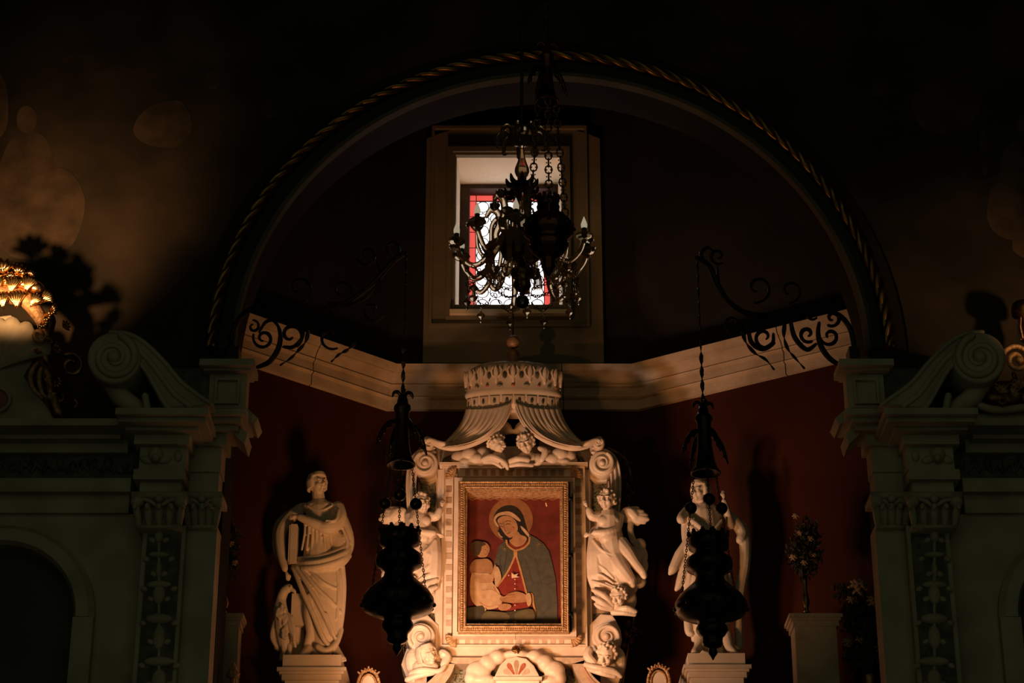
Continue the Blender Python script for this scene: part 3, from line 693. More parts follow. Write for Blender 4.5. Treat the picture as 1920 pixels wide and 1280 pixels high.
# clouds carved behind the pair of heads
fr = Fr(14.3); clouds = (B(), B())
for (u, v, a, b, d) in ((862, 858, 17, 15, .03), (880, 852, 16, 14, .05), (893, 862, 17, 13, .05), (905, 852, 14, 15, .04), (872, 868, 16, 9, .04), (900, 869, 15, 8, .04), (915, 862, 12, 12, .03),
                        (1066, 856, 15, 15, .03), (1050, 852, 17, 14, .05), (1036, 862, 16, 13, .05), (1026, 852, 12, 13, .03), (1056, 868, 17, 9, .04), (1012, 866, 14, 9, .03), (1075, 864, 8, 9, .02)):
    bm = clouds[u > 963]; fr.ell(bm, u, v, d, a, b, a*.8)
    fr.cap(bm, [(*p, d+a*.8*fr.k*.7, 2.2) for p in spiral(u, v, a*.55, a*.15, 200, 520, 8)], 5)

for bm in clouds: sculpt('cloud_relief', bm, M['marble'], ap, .005, 4)
# canopy: curtains, crown with gems, valance lappets, lining, finial
CYc, SQ, CXc = 14.28, .34, P(962, 720, 14.28).x
kc = S(14.28, 720)
def cz(v): return P(962, v, CYc).z
def cpt(phi, r, v, out=0):
    return Vector((CXc+(r*kc+out)*math.sin(phi), CYc-(r*kc*SQ+out)*math.cos(phi), cz(v)))
bm = B(); lathe(bm, [(r*kc, cz(v)) for r, v in ((14, 681), (45, 682), (66, 686), (79, 693), (86, 703), (87, 714), (87.5, 726), (87.5, 736), (90, 740), (90.5, 744), (88, 747), (86, 749), (85.5, 774), (80, 775))], (CXc, CYc, 0), 64, SQ)
crown = obj('crown', bm, M['marble'], ap, True)
lab(crown, 'carved marble crown on top of the curtain canopy')
for k in range(11):
    phi = (k-5)*.285
    b2 = B(); a = cpt(phi, 88, 733, .004); w_ = .024 if k % 2 == 0 else .014
    ell(b2, a, (w_*max(.35, math.cos(phi)), .012, .011), n=10); obj('gem', b2, M['green'] if k % 2 == 0 else M['red_in'], crown, True)
for k in range(9):
    phi = (k-4)*.36
    b2 = B(); pts = [cpt(phi, 88, 727, .006), cpt(phi, 87, 719, .008), cpt(phi, 86.5, 711, .012), cpt(phi, 86, 704, .018), cpt(phi, 84, 699, .03)]
    tube(b2, pts, [.010, .015, .020, .017, .006], 8)
    for s in (-1, 1): tube(b2, [cpt(phi, 87, 722, .008), cpt(phi+s*.09, 85.5, 714, .014), cpt(phi+s*.12, 83, 706, .02), cpt(phi+s*.08, 82, 700, .026)], [.007, .008, .009, .007], 6)
    obj('fleuron', b2, M['marble'], crown, True)
    if k < 8:
        b2 = B(); ell(b2, cpt(phi+.18, 86.3, 714, .002), (.018*max(.4, math.cos(phi+.18)), .008, .028), n=10); obj('dark_inlay', b2, M['greyd'], crown, True)
for side in (-1, 1):
    for k in range(5):
        phi = side*(.13+k*.27)
        def lp(dp, v, o=.006): return cpt(phi+dp, 87, v, o)
        b2 = B(); A = [lp(-.115, 753), lp(-.06, 753), lp(0, 753), lp(.06, 753), lp(.115, 753)]; Bq = [lp(-.115, 768), lp(-.06, 773), lp(0, 775), lp(.06, 773), lp(.115, 768)]
        strip(b2, A, Bq, .02); lp_ = obj('valance_lappet', b2, M['marble'], ap)
        b2 = B(); ell(b2, lp(0, 762, .008), (.012*max(.4, math.cos(phi)), .008, .021), n=10); obj('dark_inlay', b2, M['greyd'], lp_, True)
for s in (0, 1):
    X = (lambda u: u) if not s else (lambda u: 1925-u)
    NS, NT = 96, 22; G = []
    bm = B()
    for i in range(NS+1):
        f = i/NS; row = []
        p0 = Vector((876+83*f, 766-14*f*f*f, 0)); p1 = Vector((869+(944-869)*f, 803+32*f, 0)); p2 = Vector((833+9*f, 832+6*f, 0))
        ph = math.asin(max(-1, min(1, (p0.x-962)/88)))
        for j in range(NT+1):
            t_ = j/NT; q = p0*(1-t_)**2 + p1*2*t_*(1-t_) + p2*t_*t_
            d0 = SQ*84*kc*math.cos(ph); fold = abs(math.sin(f*8.5*PI))**.7*.026 * min(1, .35+t_*1.4) * (1-.35*t_)
            d = d0*(1-t_)+.07*t_ + .05*math.sin(PI*t_)*f + fold
            row.append(bm.verts.new(P(X(q.x), q.y, CYc-d)))
        G.append(row)
    for i in range(NS):
        for j in range(NT): bm.faces.new((G[i][j], G[i+1][j], G[i+1][j+1], G[i][j+1]))
    bmesh.ops.recalc_face_normals(bm, faces=bm.faces)
    bmesh.ops.solidify(bm, geom=list(bm.faces), thickness=.012)
    cur = obj('curtain', bm, M['marble'], ap, True)
    fr = Fr(14.24); b2 = B()
    fr.cap(b2, [(X(958), 752, .06, 2), (X(955), 775, .08, 2.5), (X(935), 805, .1, 3), (X(900), 828, .1, 4), (X(860), 840, .09, 5), (X(832), 838, .08, 6), (X(812), 828, .07, 7), (X(800), 822, .05, 5)], 8)
    fr.cap(b2, [(X(842), 832, .09, 4), (X(824), 830, .1, 5), (X(806), 824, .09, 4), (X(796), 832, .06, 6)], 8)
    fr.ell(b2, X(800), 832, .03, 9, 8, 8)
    sculpt('curtain_hem', b2, M['marble'], cur, .0045, 2)
fr = Fr(14.42); bm = B()
for X in ((lambda u: u), (lambda u: 1925-u)):
    fr.cap(bm, [(X(880), 812, 0, 14), (X(915), 806, .05, 16), (X(940), 804, .06, 15), (X(956), 808, .06, 7)]); fr.cap(bm, [(X(945), 790, .02, 4), (X(952), 800, .03, 7), (X(958), 810, .05, 5)])
    fr.cap(bm, [(X(905), 832, 0, 10), (X(880), 838, 0, 12)])
sculpt('canopy_lining', bm, M['marble'], ap, .006, 3)
bm = B(); k = kc; c0 = (CXc, CYc, 0)
lathe(bm, [(r*k, cz(v)) for r, v in ((2, 654), (8, 658), (12, 664), (12, 672), (9, 678), (12, 683), (3, 686))], c0, 20); obj('finial_base', bm, M['copper'], ap, True)
bm = B(); sphere(bm, (CXc, CYc, cz(641)), 13.2*k, 22); ball = obj('finial_ball', bm, M['copper'], ap, True)
bm = B(); tube(bm, [(CXc, CYc, cz(660)), (CXc, CYc, cz(650))], .012, 8); tube(bm, [(CXc, CYc, cz(630)), (CXc, CYc, cz(588))], .0055, 8); tube(bm, [(CXc-17*k, CYc, cz(602)), (CXc+17*k, CYc, cz(602))], .0048, 8)
obj('finial_cross', bm, M['iron'], ball, True)
# bottom cartouche with inlaid shell
fr = Fr(14.22); bm = B()
for (u, v, a, b) in ((897, 1258, 24, 18), (886, 1272, 16, 14), (915, 1243, 17, 15), (932, 1232, 16, 13), (1003, 1232, 16, 13), (1022, 1244, 16, 16), (1040, 1258, 20, 18), (1048, 1272, 14, 14), (905, 1276, 26, 12), (1030, 1278, 26, 12), (968, 1228, 26, 9)):
    fr.ell(bm, u, v, .02, a, b, 16)
sculpt('cartouche', bm, M['marble'], ap, .008, 7)
bm = B(); pslab(bm, [(927, 1268), (937, 1247), (950, 1234), (968, 1230), (987, 1234), (1001, 1247), (1012, 1268)], 14.13, .08, .008); car = obj('shell_panel', bm, M['marble'], ap)
bm = B(); pbox(bm, 925, 1016, 1268, 1274, 14.1, 14.3); pbox(bm, 930, 1011, 1274, 1300, 14.13, 14.3); obj('shell_ledge', bm, M['marble'], ap)
for (a, L0, L1, wd, mm) in ((-58, 12, 28, 5.5, 'beige'), (-30, 8, 32, 4.6, 'red_in'), (0, 6, 33, 4.8, 'brown_in'), (30, 8, 32, 4.6, 'red_in'), (58, 12, 28, 5.5, 'beige')):
    sa, ca = math.sin(math.radians(a)), math.cos(math.radians(a)); q = []
    for f, ww in ((0, .35), (.35, .6), (.7, 1), (.9, .8), (1, .3)): q.append((f, ww))
    L = [(968+sa*(L0+(L1-L0)*f)-ca*wd*ww, 1268-ca*(L0*.6+(L1-L0)*f)-sa*wd*ww) for f, ww in q]; R = [(968+sa*(L0+(L1-L0)*f)+ca*wd*ww, 1268-ca*(L0*.6+(L1-L0)*f)+sa*wd*ww) for f, ww in q]
    bm = B(); pslab(bm, L+R[::-1], 14.127, .01); obj('inlay_petal', bm, M[mm], car)
md = thing('medallion', P(968, 1219, 14.2), 'small dark round medallion hanging by a thread below the painting', 'ornament')
bm = B(); sphere(bm, P(968, 1219, 14.17), 9.5*.0038, 16); obj('boss', bm, M['brass'], md, True)
bm = B(); fr = Fr(14.13)
for a in range(6): fr.cap(bm, [(968, 1219, 0, 1.6), (968+6*math.cos(a*PI/3), 1219+6*math.sin(a*PI/3), -.004, 1.3)], 5)
obj('rosette', bm, M['goldd'], md, True)
bm = B(); tube(bm, [P(966, 1186, 14.1), P(967.5, 1210, 14.165)], .0012, 5); obj('thread', bm, M['iron'], md)
# ================================================================== FRAMED PAINTING
fp = thing('framed_painting', P(962, 1045, 14.25), 'gilt framed painting of a haloed veiled woman in grey cloak holding a child', 'painting')
bm = B(); rect_frame(bm, 876, 1050, 921, 1169, 6, 14.105, 14.25); obj('frame_inner', bm, M['gold'], fp)
bm = B(); rect_frame(bm, 869.5, 1056, 912, 1175, 8, 14.09, 14.23)
obj('frame', bm, M['gold'], fp)
bm = B()
for (u0, v0, u1, v1) in ((861, 903.5, 1064.5, 903.5), (861, 1183.5, 1064.5, 1183.5), (861, 903.5, 861, 1183.5), (1064.5, 903.5, 1064.5, 1183.5), (871, 913, 1055, 913), (871, 1174, 1055, 1174), (871, 913, 871, 1174), (1055, 913, 1055, 1174)):
    tube(bm, [P(u0, v0, 14.09), P(u1, v1, 14.09)], .007, 6)
for i in range(48):
    for v in (908, 1179): ell(bm, P(866+i*(1060-866)/47, v, 14.088), (.006, .006, .010), .5, n=6)
for i in range(62):
    for u in (866, 1060): ell(bm, P(u, 910+i*(1177-910)/61, 14.088), (.010, .006, .006), .5, n=6)
obj('carved_beading', bm, M['gold'], fp, True)
for v in (934, 1040, 1150):
    bm = B(); fr = Fr(14.1); fr.cap(bm, [(1073, v-7, 0, 2.2), (1073, v+7, 0, 2.2)], 6); pbox(bm, 1064, 1073, v-3, v+3, 14.09, 14.11); obj('hinge', bm, M['iron'], fp, True)
bm = B(); fr = Fr(14.1); fr.cap(bm, [(864, 1036, 0, 1.5), (872, 1041, .01, 1.5)], 6); fr.ell(bm, 866, 1040, 0, 2.5, 5, 2); obj('latch', bm, M['iron'], fp, True)
YP = 14.25
def Q(X_, Y_): return (860+X_/4.573, 910+Y_/4.573)
bm = B(); pbox(bm, 868, 1058, 915, 1176, YP, YP+.02); panel = obj('painted_panel', bm, mat('painted_red', (.085, .012, .007), .55, 0, (.14, .02, .012), 14), fp)
bm = B(); pbox(bm, 874, 1047, 924, 931, YP-.035, YP); obj('gilt_band', bm, M['goldd'], fp)
lay = [0]
pm = {}
def pmat(c):
    if c not in pm: pm[c] = mat('paint', c, .5, 0, tuple(min(1, x*1.35) for x in c), 25)
    return pm[c]
def paint(name, pts, col, smooth=True, bmx=None):
    lay[0] += 1; pts = [Q(*p) for p in pts]
    if smooth: pts = [(p.x, p.y) for p in catmull([(*p, 0) for p in pts], 4, True)]
    bm = B(); y = YP-.0005*lay[0]; slab(bm, [P(u, v, y) for u, v in pts], .0004); return obj(name, bm, pmat(col), panel)
def line(name, pts, wd, col):
    c = [(p.x, p.y) for p in catmull([(*p, 0) for p in pts], 4)]; return paint(name, band_pts(c, wd), col, False)
def circ(x, y, r, n=40): return [(x+r*math.cos(2*PI*i/n), y+r*math.sin(2*PI*i/n)) for i in range(n)]
skin = (.31, .155, .07); gold_ = (.36, .18, .065); cream = (.40, .25, .135); cloak = (.058, .055, .04); cloakd = (.05, .048, .035); dk = (.014, .011, .008)
paint('halo', circ(448, 292, 188), (.20, .085, .033), False); line('halo_edge', circ(448, 292, 180)+[(628, 292)], 2.5, (.2, .07, .03))
paint('veil', [(300, 290), (315, 235), (350, 195), (400, 172), (455, 170), (510, 195), (550, 250), (572, 320), (590, 380), (608, 440), (590, 480), (540, 530), (450, 540), (405, 490), (360, 440), (335, 395), (345, 360)], dk)
paint('white_veil', [(300, 290), (330, 242), (400, 222), (450, 228), (500, 262), (532, 300), (515, 306), (470, 276), (430, 256), (380, 252), (335, 268), (318, 300), (345, 350), (322, 345)], cream)
paint('white_veil', [(530, 345), (560, 365), (590, 398), (610, 432), (598, 440), (545, 380)], cream)
paint('white_veil', [(340, 395), (360, 430), (378, 440), (368, 446), (345, 425)], cream)
paint('face', [(333, 296), (370, 264), (430, 260), (475, 287), (498, 322), (507, 365), (498, 400), (470, 430), (440, 447), (405, 425), (375, 385), (345, 335)], skin)
paint('neck', [(465, 430), (505, 395), (530, 420), (575, 440), (582, 470), (545, 512), (490, 526), (448, 500), (435, 470), (460, 452)], skin)
for p, wd in (([(383, 318), (388, 350), (398, 388), (412, 392)], 2.2), ([(343, 352), (362, 347), (380, 360)], 2.8), ([(402, 336), (422, 328), (442, 332)], 3.2), ([(340, 335), (355, 326), (375, 330)], 1.8), ([(395, 312), (420, 302), (448, 310)], 1.8), ([(414, 414), (428, 410), (442, 402)], 2.6)): line('facial_line', p, wd, (.11, .045, .02))
paint('blush', circ(462, 372, 16, 12), (.33, .125, .06))
paint('dress_neckline', [(430, 490), (490, 530), (545, 515), (590, 478), (570, 528), (500, 556), (455, 540)], (.18, .022, .013))
paint('cloak', [(405, 470), (350, 510), (325, 590), (303, 685), (335, 720), (358, 790), (325, 868), (400, 775), (452, 675), (488, 590), (470, 550), (430, 510)], cloak, False)
paint('dress', [(486, 596), (512, 680), (540, 790), (575, 920), (604, 1045), (520, 1062), (420, 1086), (345, 1050), (360, 1000), (330, 900), (340, 860), (410, 770), (455, 680)], (.17, .02, .012), False)
paint('cloak', [(604, 420), (665, 450), (730, 500), (772, 560), (800, 660), (830, 800), (845, 1000), (845, 1188), (638, 1188), (655, 1100), (640, 1000), (620, 915), (580, 925), (540, 780), (500, 610), (500, 560), (560, 532), (600, 480)], cloak, False)
for p, wd in (([(620, 560), (660, 640), (690, 760), (720, 880)], 5), ([(560, 620), (600, 720), (640, 860)], 5), ([(720, 800), (780, 780), (830, 830)], 6), ([(700, 900), (760, 850), (820, 830)], 5), ([(660, 1150), (740, 1080), (830, 1000)], 6), ([(360, 600), (350, 660), (370, 730)], 4), ([(410, 560), (400, 650), (380, 740)], 4)): line('cloak_fold', p, wd, cloakd)
for p in ([(408, 465), (420, 512), (470, 550), (500, 554), (560, 532), (600, 490), (608, 440)], [(487, 560), (487, 600)], [(485, 595), (450, 680), (400, 770), (325, 868)], [(492, 595), (520, 690), (555, 820), (582, 930)], [(600, 922), (630, 935), (640, 1010), (655, 1090), (640, 1160)]): line('gold_trim', p, 8 if p[0] != (487, 560) else 16, gold_)
for (x, y) in ((395, 540), (690, 500)):
    for a in range(4): line('star', [(x+26*math.cos(a*PI/4), y+26*math.sin(a*PI/4)), (x, y), (x-26*math.cos(a*PI/4), y-26*math.sin(a*PI/4))], 1.6, (.17, .11, .05))
paint('child_halo', circ(205, 545, 62, 28), (.24, .115, .045), False)
paint('child_dress', [(190, 630), (250, 630), (290, 672), (280, 750), (190, 760), (120, 770), (95, 700), (130, 640)], (.26, .135, .06))
paint('child_head', [(150, 520), (220, 500), (240, 525), (252, 565), (245, 602), (215, 616), (165, 605)], skin); paint('child_hair', [(105, 500), (150, 475), (215, 488), (232, 508), (200, 520), (190, 560), (165, 600), (115, 590)], (.05, .03, .015))
for p in ([(222, 548), (236, 546)], [(240, 555), (246, 575), (238, 580)], [(226, 592), (240, 590)]): line('facial_line', p, 2.2, (.12, .05, .025))
paint('child_garment', [(110, 760), (180, 752), (270, 760), (292, 830), (322, 870), (352, 920), (372, 1000), (335, 1045), (250, 1062), (150, 1030), (100, 940)], cream)
paint('child_arm', [(150, 765), (270, 760), (300, 700), (312, 675), (328, 715), (310, 780), (270, 825), (160, 830)], (.33, .185, .09))
paint('child_sleeve', [(310, 720), (340, 700), (365, 790), (335, 850), (312, 860)], cream)
for p in ([(180, 830), (260, 832), (300, 810)], [(200, 900), (280, 890), (330, 920)], [(180, 1000), (250, 1040), (340, 1020)], [(300, 870), (330, 920), (380, 955)]): line('garment_fold', p, 3, (.34, .18, .08))
paint('hand', [(350, 962), (400, 946), (430, 925), (490, 908), (540, 918), (580, 940), (592, 990), (540, 1002), (480, 1006), (420, 1002), (365, 990)], skin)
for p in ([(352, 970), (410, 968), (470, 955)], [(360, 982), (420, 982), (475, 972)], [(375, 993), (430, 994), (480, 985)], [(415, 940), (450, 935), (480, 938)]): line('finger_line', p, 2, (.2, .085, .035))
paint('hand', [(335, 1035), (380, 1012), (440, 1018), (452, 1040), (420, 1065), (360, 1070)], skin); paint('cuff', [(578, 935), (612, 926), (624, 1000), (602, 1035), (585, 1010)], cream)
paint('ground', [(60, 1050), (200, 1030), (235, 1072), (400, 1086), (470, 1075), (600, 1052), (640, 1062), (642, 1190), (60, 1190)], (.04, .033, .016), False)
paint('cushion', [(230, 1085), (400, 1092), (425, 1150), (210, 1168)], (.085, .065, .028)); paint('cushion', [(490, 1090), (630, 1062), (642, 1150), (500, 1160)], (.085, .065, .028))
for p in ([(385, 1160), (430, 1162), (400, 1185)], [(455, 1160), (495, 1158), (490, 1180)], [(170, 1175), (185, 1165), (180, 1188)], [(222, 1048), (240, 1060), (226, 1078)]): paint('white_tip', p, cream, False)
paint('flaking', [(452, 745), (476, 764), (512, 752), (496, 774), (520, 786), (482, 790), (455, 794)], (.6, .42, .26), False)
for y in (770, 805, 842, 885, 1025, 1070): paint('paint_speck', circ(482 if y > 780 else 428, y, 6, 6), (.6, .42, .26), False)
paint('paint_speck', [(742, 145), (752, 150), (760, 178), (748, 180)], (.6, .42, .26), False)
line('scalloped_edge', [(80+i*38, 112+(12 if i % 2 else 0)) for i in range(21)], 3, (.22, .10, .04))
# ================================================================== SCULPTURE
def head(bm, c, r, yaw, pitch=0, roll=0, hair='curly', n=1):
    Mx = Matrix.Translation(c) @ Matrix.Rotation(math.radians(yaw), 4, 'Z') @ Matrix.Rotation(math.radians(pitch), 4, 'X') @ Matrix.Rotation(math.radians(roll), 4, 'Y')
    def L(x, y, z): return Mx @ Vector((x*r, -y*r, z*r))
    def E(x, y, z, a, b, c_): ell(bm, None, None, axis3=Mx @ Matrix.Translation((x*r, -y*r, z*r)) @ Matrix.Diagonal((a*r, b*r, c_*r, 1)), n=12)
    E(0, -.05, .12, .82, .95, .95); E(0, .28, -.22, .68, .66, .82); E(0, .66, -.82, .25, .22, .2)
    for s in (-1, 1):
        E(s*.34, .62, -.36, .3, .28, .3); E(s*.3, .86, .16, .3, .14, .07); E(s*.29, .84, -.04, .15, .12, .09); E(s*.82, -.02, -.15, .1, .2, .27)
        E(s*.12, .98, -.34, .1, .12, .08)
    tube(bm, [L(0, .9, .12), L(0, 1.05, -.12), L(0, 1.16, -.33)], [.09*r, .12*r, .14*r], 8)
    E(0, .92, -.55, .22, .13, .06); E(0, .9, -.67, .18, .12, .06)
    rg = random.Random(int(c[0]*1000)+3)
    if hair == 'curly':
        for i in range(70):
            th = math.acos(1-2*(i+.5)/70); ph = i*2.39996
            x, y, z = math.sin(th)*math.cos(ph), math.sin(th)*math.sin(ph), math.cos(th)
            if y > .35 and z < .62: continue
            if z < -.55 or (y > .1 and z < -.1): continue
            q = rg.uniform(.14, .24); E(x*.86, y*1.0-.05, z*1.0+.14, q, q, q)
    else:
        E(0, -.12, .2, .9, .98, .95)
        for i in range(44):
            a = -PI*.95+i*(1.9*PI)/43
            x, y = math.sin(a), math.cos(a)
            if y > .5: tube(bm, [L(0, .1, 1.08), L(x*.6, y*.85, .95), L(x*.85, y*.95, .62)], [.08*r, .13*r, .07*r], 6)
            else: tube(bm, [L(0, 0, 1.1), L(x*.75, y*.8, .85), L(x*.96, y*1.0-.05, .2), L(x*.9, y*.95-.1, -.55)], [.08*r, .13*r, .13*r, .09*r], 6)
def hand(fr, bm, u, v, d, ang, s, curl=.6, side=1):
    """palm at (u,v) pointing along image angle ang (deg, 0 = right, 90 = down); five separate fingers"""
    a = math.radians(ang); ax, ay = math.cos(a), math.sin(a); px, py = -ay*side, ax*side
    fr.cap(bm, [(u-ax*s*.3, v-ay*s*.3, d, s*.42), (u+ax*s*.35, v+ay*s*.35, d, s*.46)], 8)
    for i, L in enumerate((.85, 1.0, .95, .75)):
        o = (i-1.5)*.27*s; bx, by = u+ax*s*.6+px*o, v+ay*s*.6+py*o; l = s*L
        fr.cap(bm, [(bx, by, d, s*.14), (bx+ax*l*.5, by+ay*l*.5, d-.002, s*.13), (bx+ax*l*.85, by+ay*l*.85, d-s*fr.k*curl, s*.10)], 6)
    fr.cap(bm, [(u-px*s*.3, v-py*s*.3, d+.003, s*.17), (u-px*s*.7+ax*s*.4, v-py*s*.7+ay*s*.4, d+.003, s*.15), (u-px*s*.6+ax*s*.85, v-py*s*.6+ay*s*.85, d-.004, s*.11)], 6)
ped = {}
def pedestal(name, u0, u1, v0, Yc, label, hw, gp=None, m='marble2'):
    um = (u0+u1)/2; c = P(um, v0, Yc-hw); t = thing(name, (c.x, Yc, 0), label, 'pedestal', gp)
    w = (u1-u0)/2
    for nm, f, va, vb in (('top_slab', 1.0, v0, v0+7), ('moulding', .93, v0+7, v0+13), ('moulding', .86, v0+13, v0+24)):
        bm = B(); pbox(bm, um-w*f, um+w*f, va, vb, Yc-hw*f, Yc+hw*f); obj(nm, bm, M[m], t)
    bm = B(); pbox(bm, um-w*.78, um+w*.78, v0+24, v0+60, Yc-hw*.78, Yc+hw*.78, 0.0); obj('shaft', bm, M[m], t)
    return t
pedestal('stone_pedestal', 519, 649, 1250, 14.15, 'moulded stone pedestal under the statue with the eagle', .25)
pedestal('stone_pedestal', 1282, 1409, 1245, 14.15, 'moulded stone pedestal under the statue behind the right hanging lamp', .25)
pedestal('stone_pedestal', 376, 456, 1149, 13.73, 'low stone pedestal half hidden behind the left side altar', .1, None, 'stone')
pedestal('stone_pedestal', 1480, 1580, 1149, 13.78, 'small stone pedestal near the bouquet by the right side altar', .14, None, 'stone')
# --- left statue: robed figure with book and eagle
st = thing('marble_statue', P(590, 1250, 14.15), 'robed marble statue resting a hand on a book with an eagle at its feet', 'statue')
fr = Fr(14.15); bm = B()
head(bm, fr.p(595, 907, .05), 19.5*fr.k, 38, -4, -4, 'wavy')
C_ = fr.cap
C_(bm, [(596, 918, .03, 11), (598, 944, .02, 14)]); C_(bm, [(622, 1000, .02, 15), (634, 1015, .02, 16), (636, 1035, .03, 14)])
C_(bm, [(599, 956, .01, 25), (599, 985, .02, 27), (598, 1020, .02, 27), (599, 1060, .02, 33)], 14)
fr.ell(bm, 599, 952, .02, 36, 13, 20); fr.ell(bm, 588, 975, .07, 16, 13, 10); fr.ell(bm, 612, 974, .07, 15, 13, 10)
C_(bm, [(631, 953, .02, 12), (634, 972, .06, 12.5), (618, 990, .12, 12), (588, 980, .15, 9.5), (562, 969, .14, 7)])
C_(bm, [(634, 950, .03, 12), (637, 972, .07, 14), (621, 988, .12, 14.5), (606, 988, .14, 12)]); hand(fr, bm, 553, 968, .14, 165, 9, .8, -1)
for f in (0, 6, 12): C_(bm, [(634-f*.3, 955+f, .10, 2.5), (628-f, 975+f*.6, .165, 3), (612-f*.5, 975+f, .17, 2)], 6)
C_(bm, [(564, 953, .01, 11), (542, 972, .02, 12), (526, 998, .03, 12), (527, 1035, .06, 9.5), (534, 1066, .08, 6.5)]); hand(fr, bm, 538, 1077, .08, 75, 8.5, .5, 1)
C_(bm, [(570, 950, -.02, 9), (545, 968, -.02, 13), (524, 988, -.02, 12), (519, 1025, -.01, 9), (524, 1050, -.02, 6)])
C_(bm, [(636, 965, -.02, 13), (650, 1000, -.01, 13), (652, 1028, .0, 11), (638, 1050, .03, 10)])
for i in range(4): C_(bm, [(640+i*3, 985+i*6, .06, 3), (652-i, 1015+i*5, .06, 3.5), (640-i*4, 1042+i*2, .09, 3)], 6)
# sash and skirt
for i, (dv, d, r) in enumerate(((0, .10, 6), (9, .13, 7), (18, .14, 6.5), (26, .12, 5))):
    C_(bm, [(552-i*1.5, 1048+dv*.7, .04, 4), (575, 1047+dv, d, r), (605, 1043+dv*1.05, d+.02, r), (640, 1030+dv*1.1, d-.03, r), (655, 1016+dv, .02, 5)], 8)
C_(bm, [(599, 1065, .02, 36), (604, 1105, .02, 37), (606, 1150, .02, 34), (610, 1190, .02, 28), (610, 1208, .02, 22)], 16)
C_(bm, [(588, 1120, .08, 17), (582, 1150, .09, 13), (583, 1185, .07, 9.5), (576, 1212, .06, 8)], 12)         # bare leg
C_(bm, [(578, 1216, .07, 9), (570, 1228, .13, 8.5), (563, 1237, .18, 6.5)])
for i in range(5): C_(bm, [(557+i*3.6, 1238-i*.6, .185-.008*i, 2.4), (555+i*3.6, 1243-i*.7, .20-.008*i, 2)], 5)
C_(bm, [(622, 1206, .04, 10), (634, 1225, .10, 8), (642, 1235, .15, 6)])
for i in range(4): C_(bm, [(636+i*3.5, 1236-i, .155, 2.4), (638+i*3.5, 1241-i, .17, 2)], 5)
for pts in ([(550, 1066, .08, 4), (566, 1105, .13, 5), (586, 1150, .15, 5), (606, 1196, .13, 5), (622, 1214, .08, 4)], [(556, 1064, .1, 4), (582, 1105, .15, 4.5), (606, 1150, .15, 4), (624, 1190, .11, 4)],
            [(566, 1066, .13, 3.5), (592, 1100, .16, 4), (622, 1128, .13, 3.5), (640, 1150, .06, 3)], [(582, 1070, .15, 3), (606, 1092, .16, 3.5), (634, 1105, .1, 3)],
            [(596, 1212, .12, 6), (612, 1220, .12, 7), (630, 1206, .1, 6), (640, 1180, .05, 5)], [(641, 1060, .05, 6), (644, 1100, .05, 6), (641, 1150, .05, 6), (636, 1190, .05, 5)],
            [(632, 1066, .1, 3), (635, 1110, .11, 3.5), (632, 1160, .1, 3)], [(612, 1150, .15, 3), (622, 1180, .13, 3), (630, 1200, .1, 3)]): C_(bm, pts, 8)
for i in range(6): C_(bm, [(566+i*10, 962+abs(i-2.5)*2, .10, 2), (572+i*7, 990, .125, 2.6), (566+i*9, 1030, .11, 2.4)], 6)
C_(bm, [(577, 948, .08, 2.5), (598, 958, .1, 3), (622, 948, .09, 2.5)], 6)
C_(bm, [(556, 1160, -.04, 14), (556, 1235, -.04, 18)]); C_(bm, [(600, 1225, -.03, 18), (585, 1236, -.0, 14)]); C_(bm, [(588, 1200, 0, 16), (600, 1236, 0, 16)])
sculpt('body', bm, M['marble2'], st, .0048, 3)
bm = B(); pbox(bm, 541, 557, 984, 1052, 14.03, 14.12); bk = obj('book', bm, M['marble2'], st)
bm = B(); pbox(bm, 544, 556, 982, 1054, 14.025, 14.06); obj('book_cover', bm, M['marble2'], bk)
bm = B(); pbox(bm, 546, 572, 1112, 1172, 14.08, 14.2); obj('book', bm, M['marble2'], st)
bm = B(); pbox(bm, 530, 640, 1227, 1250, 13.94, 14.36); obj('plinth', bm, M['marble2'], st)
bm = B(); fr = Fr(14.08)
C_ = fr.cap
C_(bm, [(541, 1102, .07, 8.5), (533, 1108, .06, 9), (527, 1124, .04, 9.5), (526, 1145, .04, 14), (530, 1175, .04, 16), (533, 1205, .02, 12), (536, 1220, .0, 8)], 12)
C_(bm, [(546, 1104, .08, 4.5), (552, 1108, .085, 3.4), (554, 1113, .085, 1.6)], 7); fr.ell(bm, 545, 1100, .10, 2.4, 2, 3)
for i in range(5): C_(bm, [(538+i*2.2, 1150+i*2, .08+.004*i, 5), (546+i*1.5, 1182+i*3, .1, 4.5), (554-i*1.5, 1212-i*3, .06, 2.5)], 7)
for i in range(4): C_(bm, [(519-i, 1150+i*5, .05, 5), (513-i, 1185+i*3, .03, 5), (517+i*2, 1216+i, 0, 2.5)], 7)
for i in range(4): C_(bm, [(530+i*3, 1205, -.03, 4), (526+i*3, 1236, -.05, 3)], 6)
for u in (531, 543):
    C_(bm, [(u, 1210, .04, 5), (u+1, 1230, .05, 3.2)], 7)
    for s in (-4, 0, 4): C_(bm, [(u+1, 1230, .05, 2.2), (u+1+s, 1234, .075, 1.8)], 5)
for i in range(26): fr.ell(bm, 519+rnd(0, 18), 1135+rnd(0, 60), .1, 4, 6, 3.5, rnd(-20, 20), n=8)
sculpt('eagle', bm, M['marble2'], st, .0042, 2)
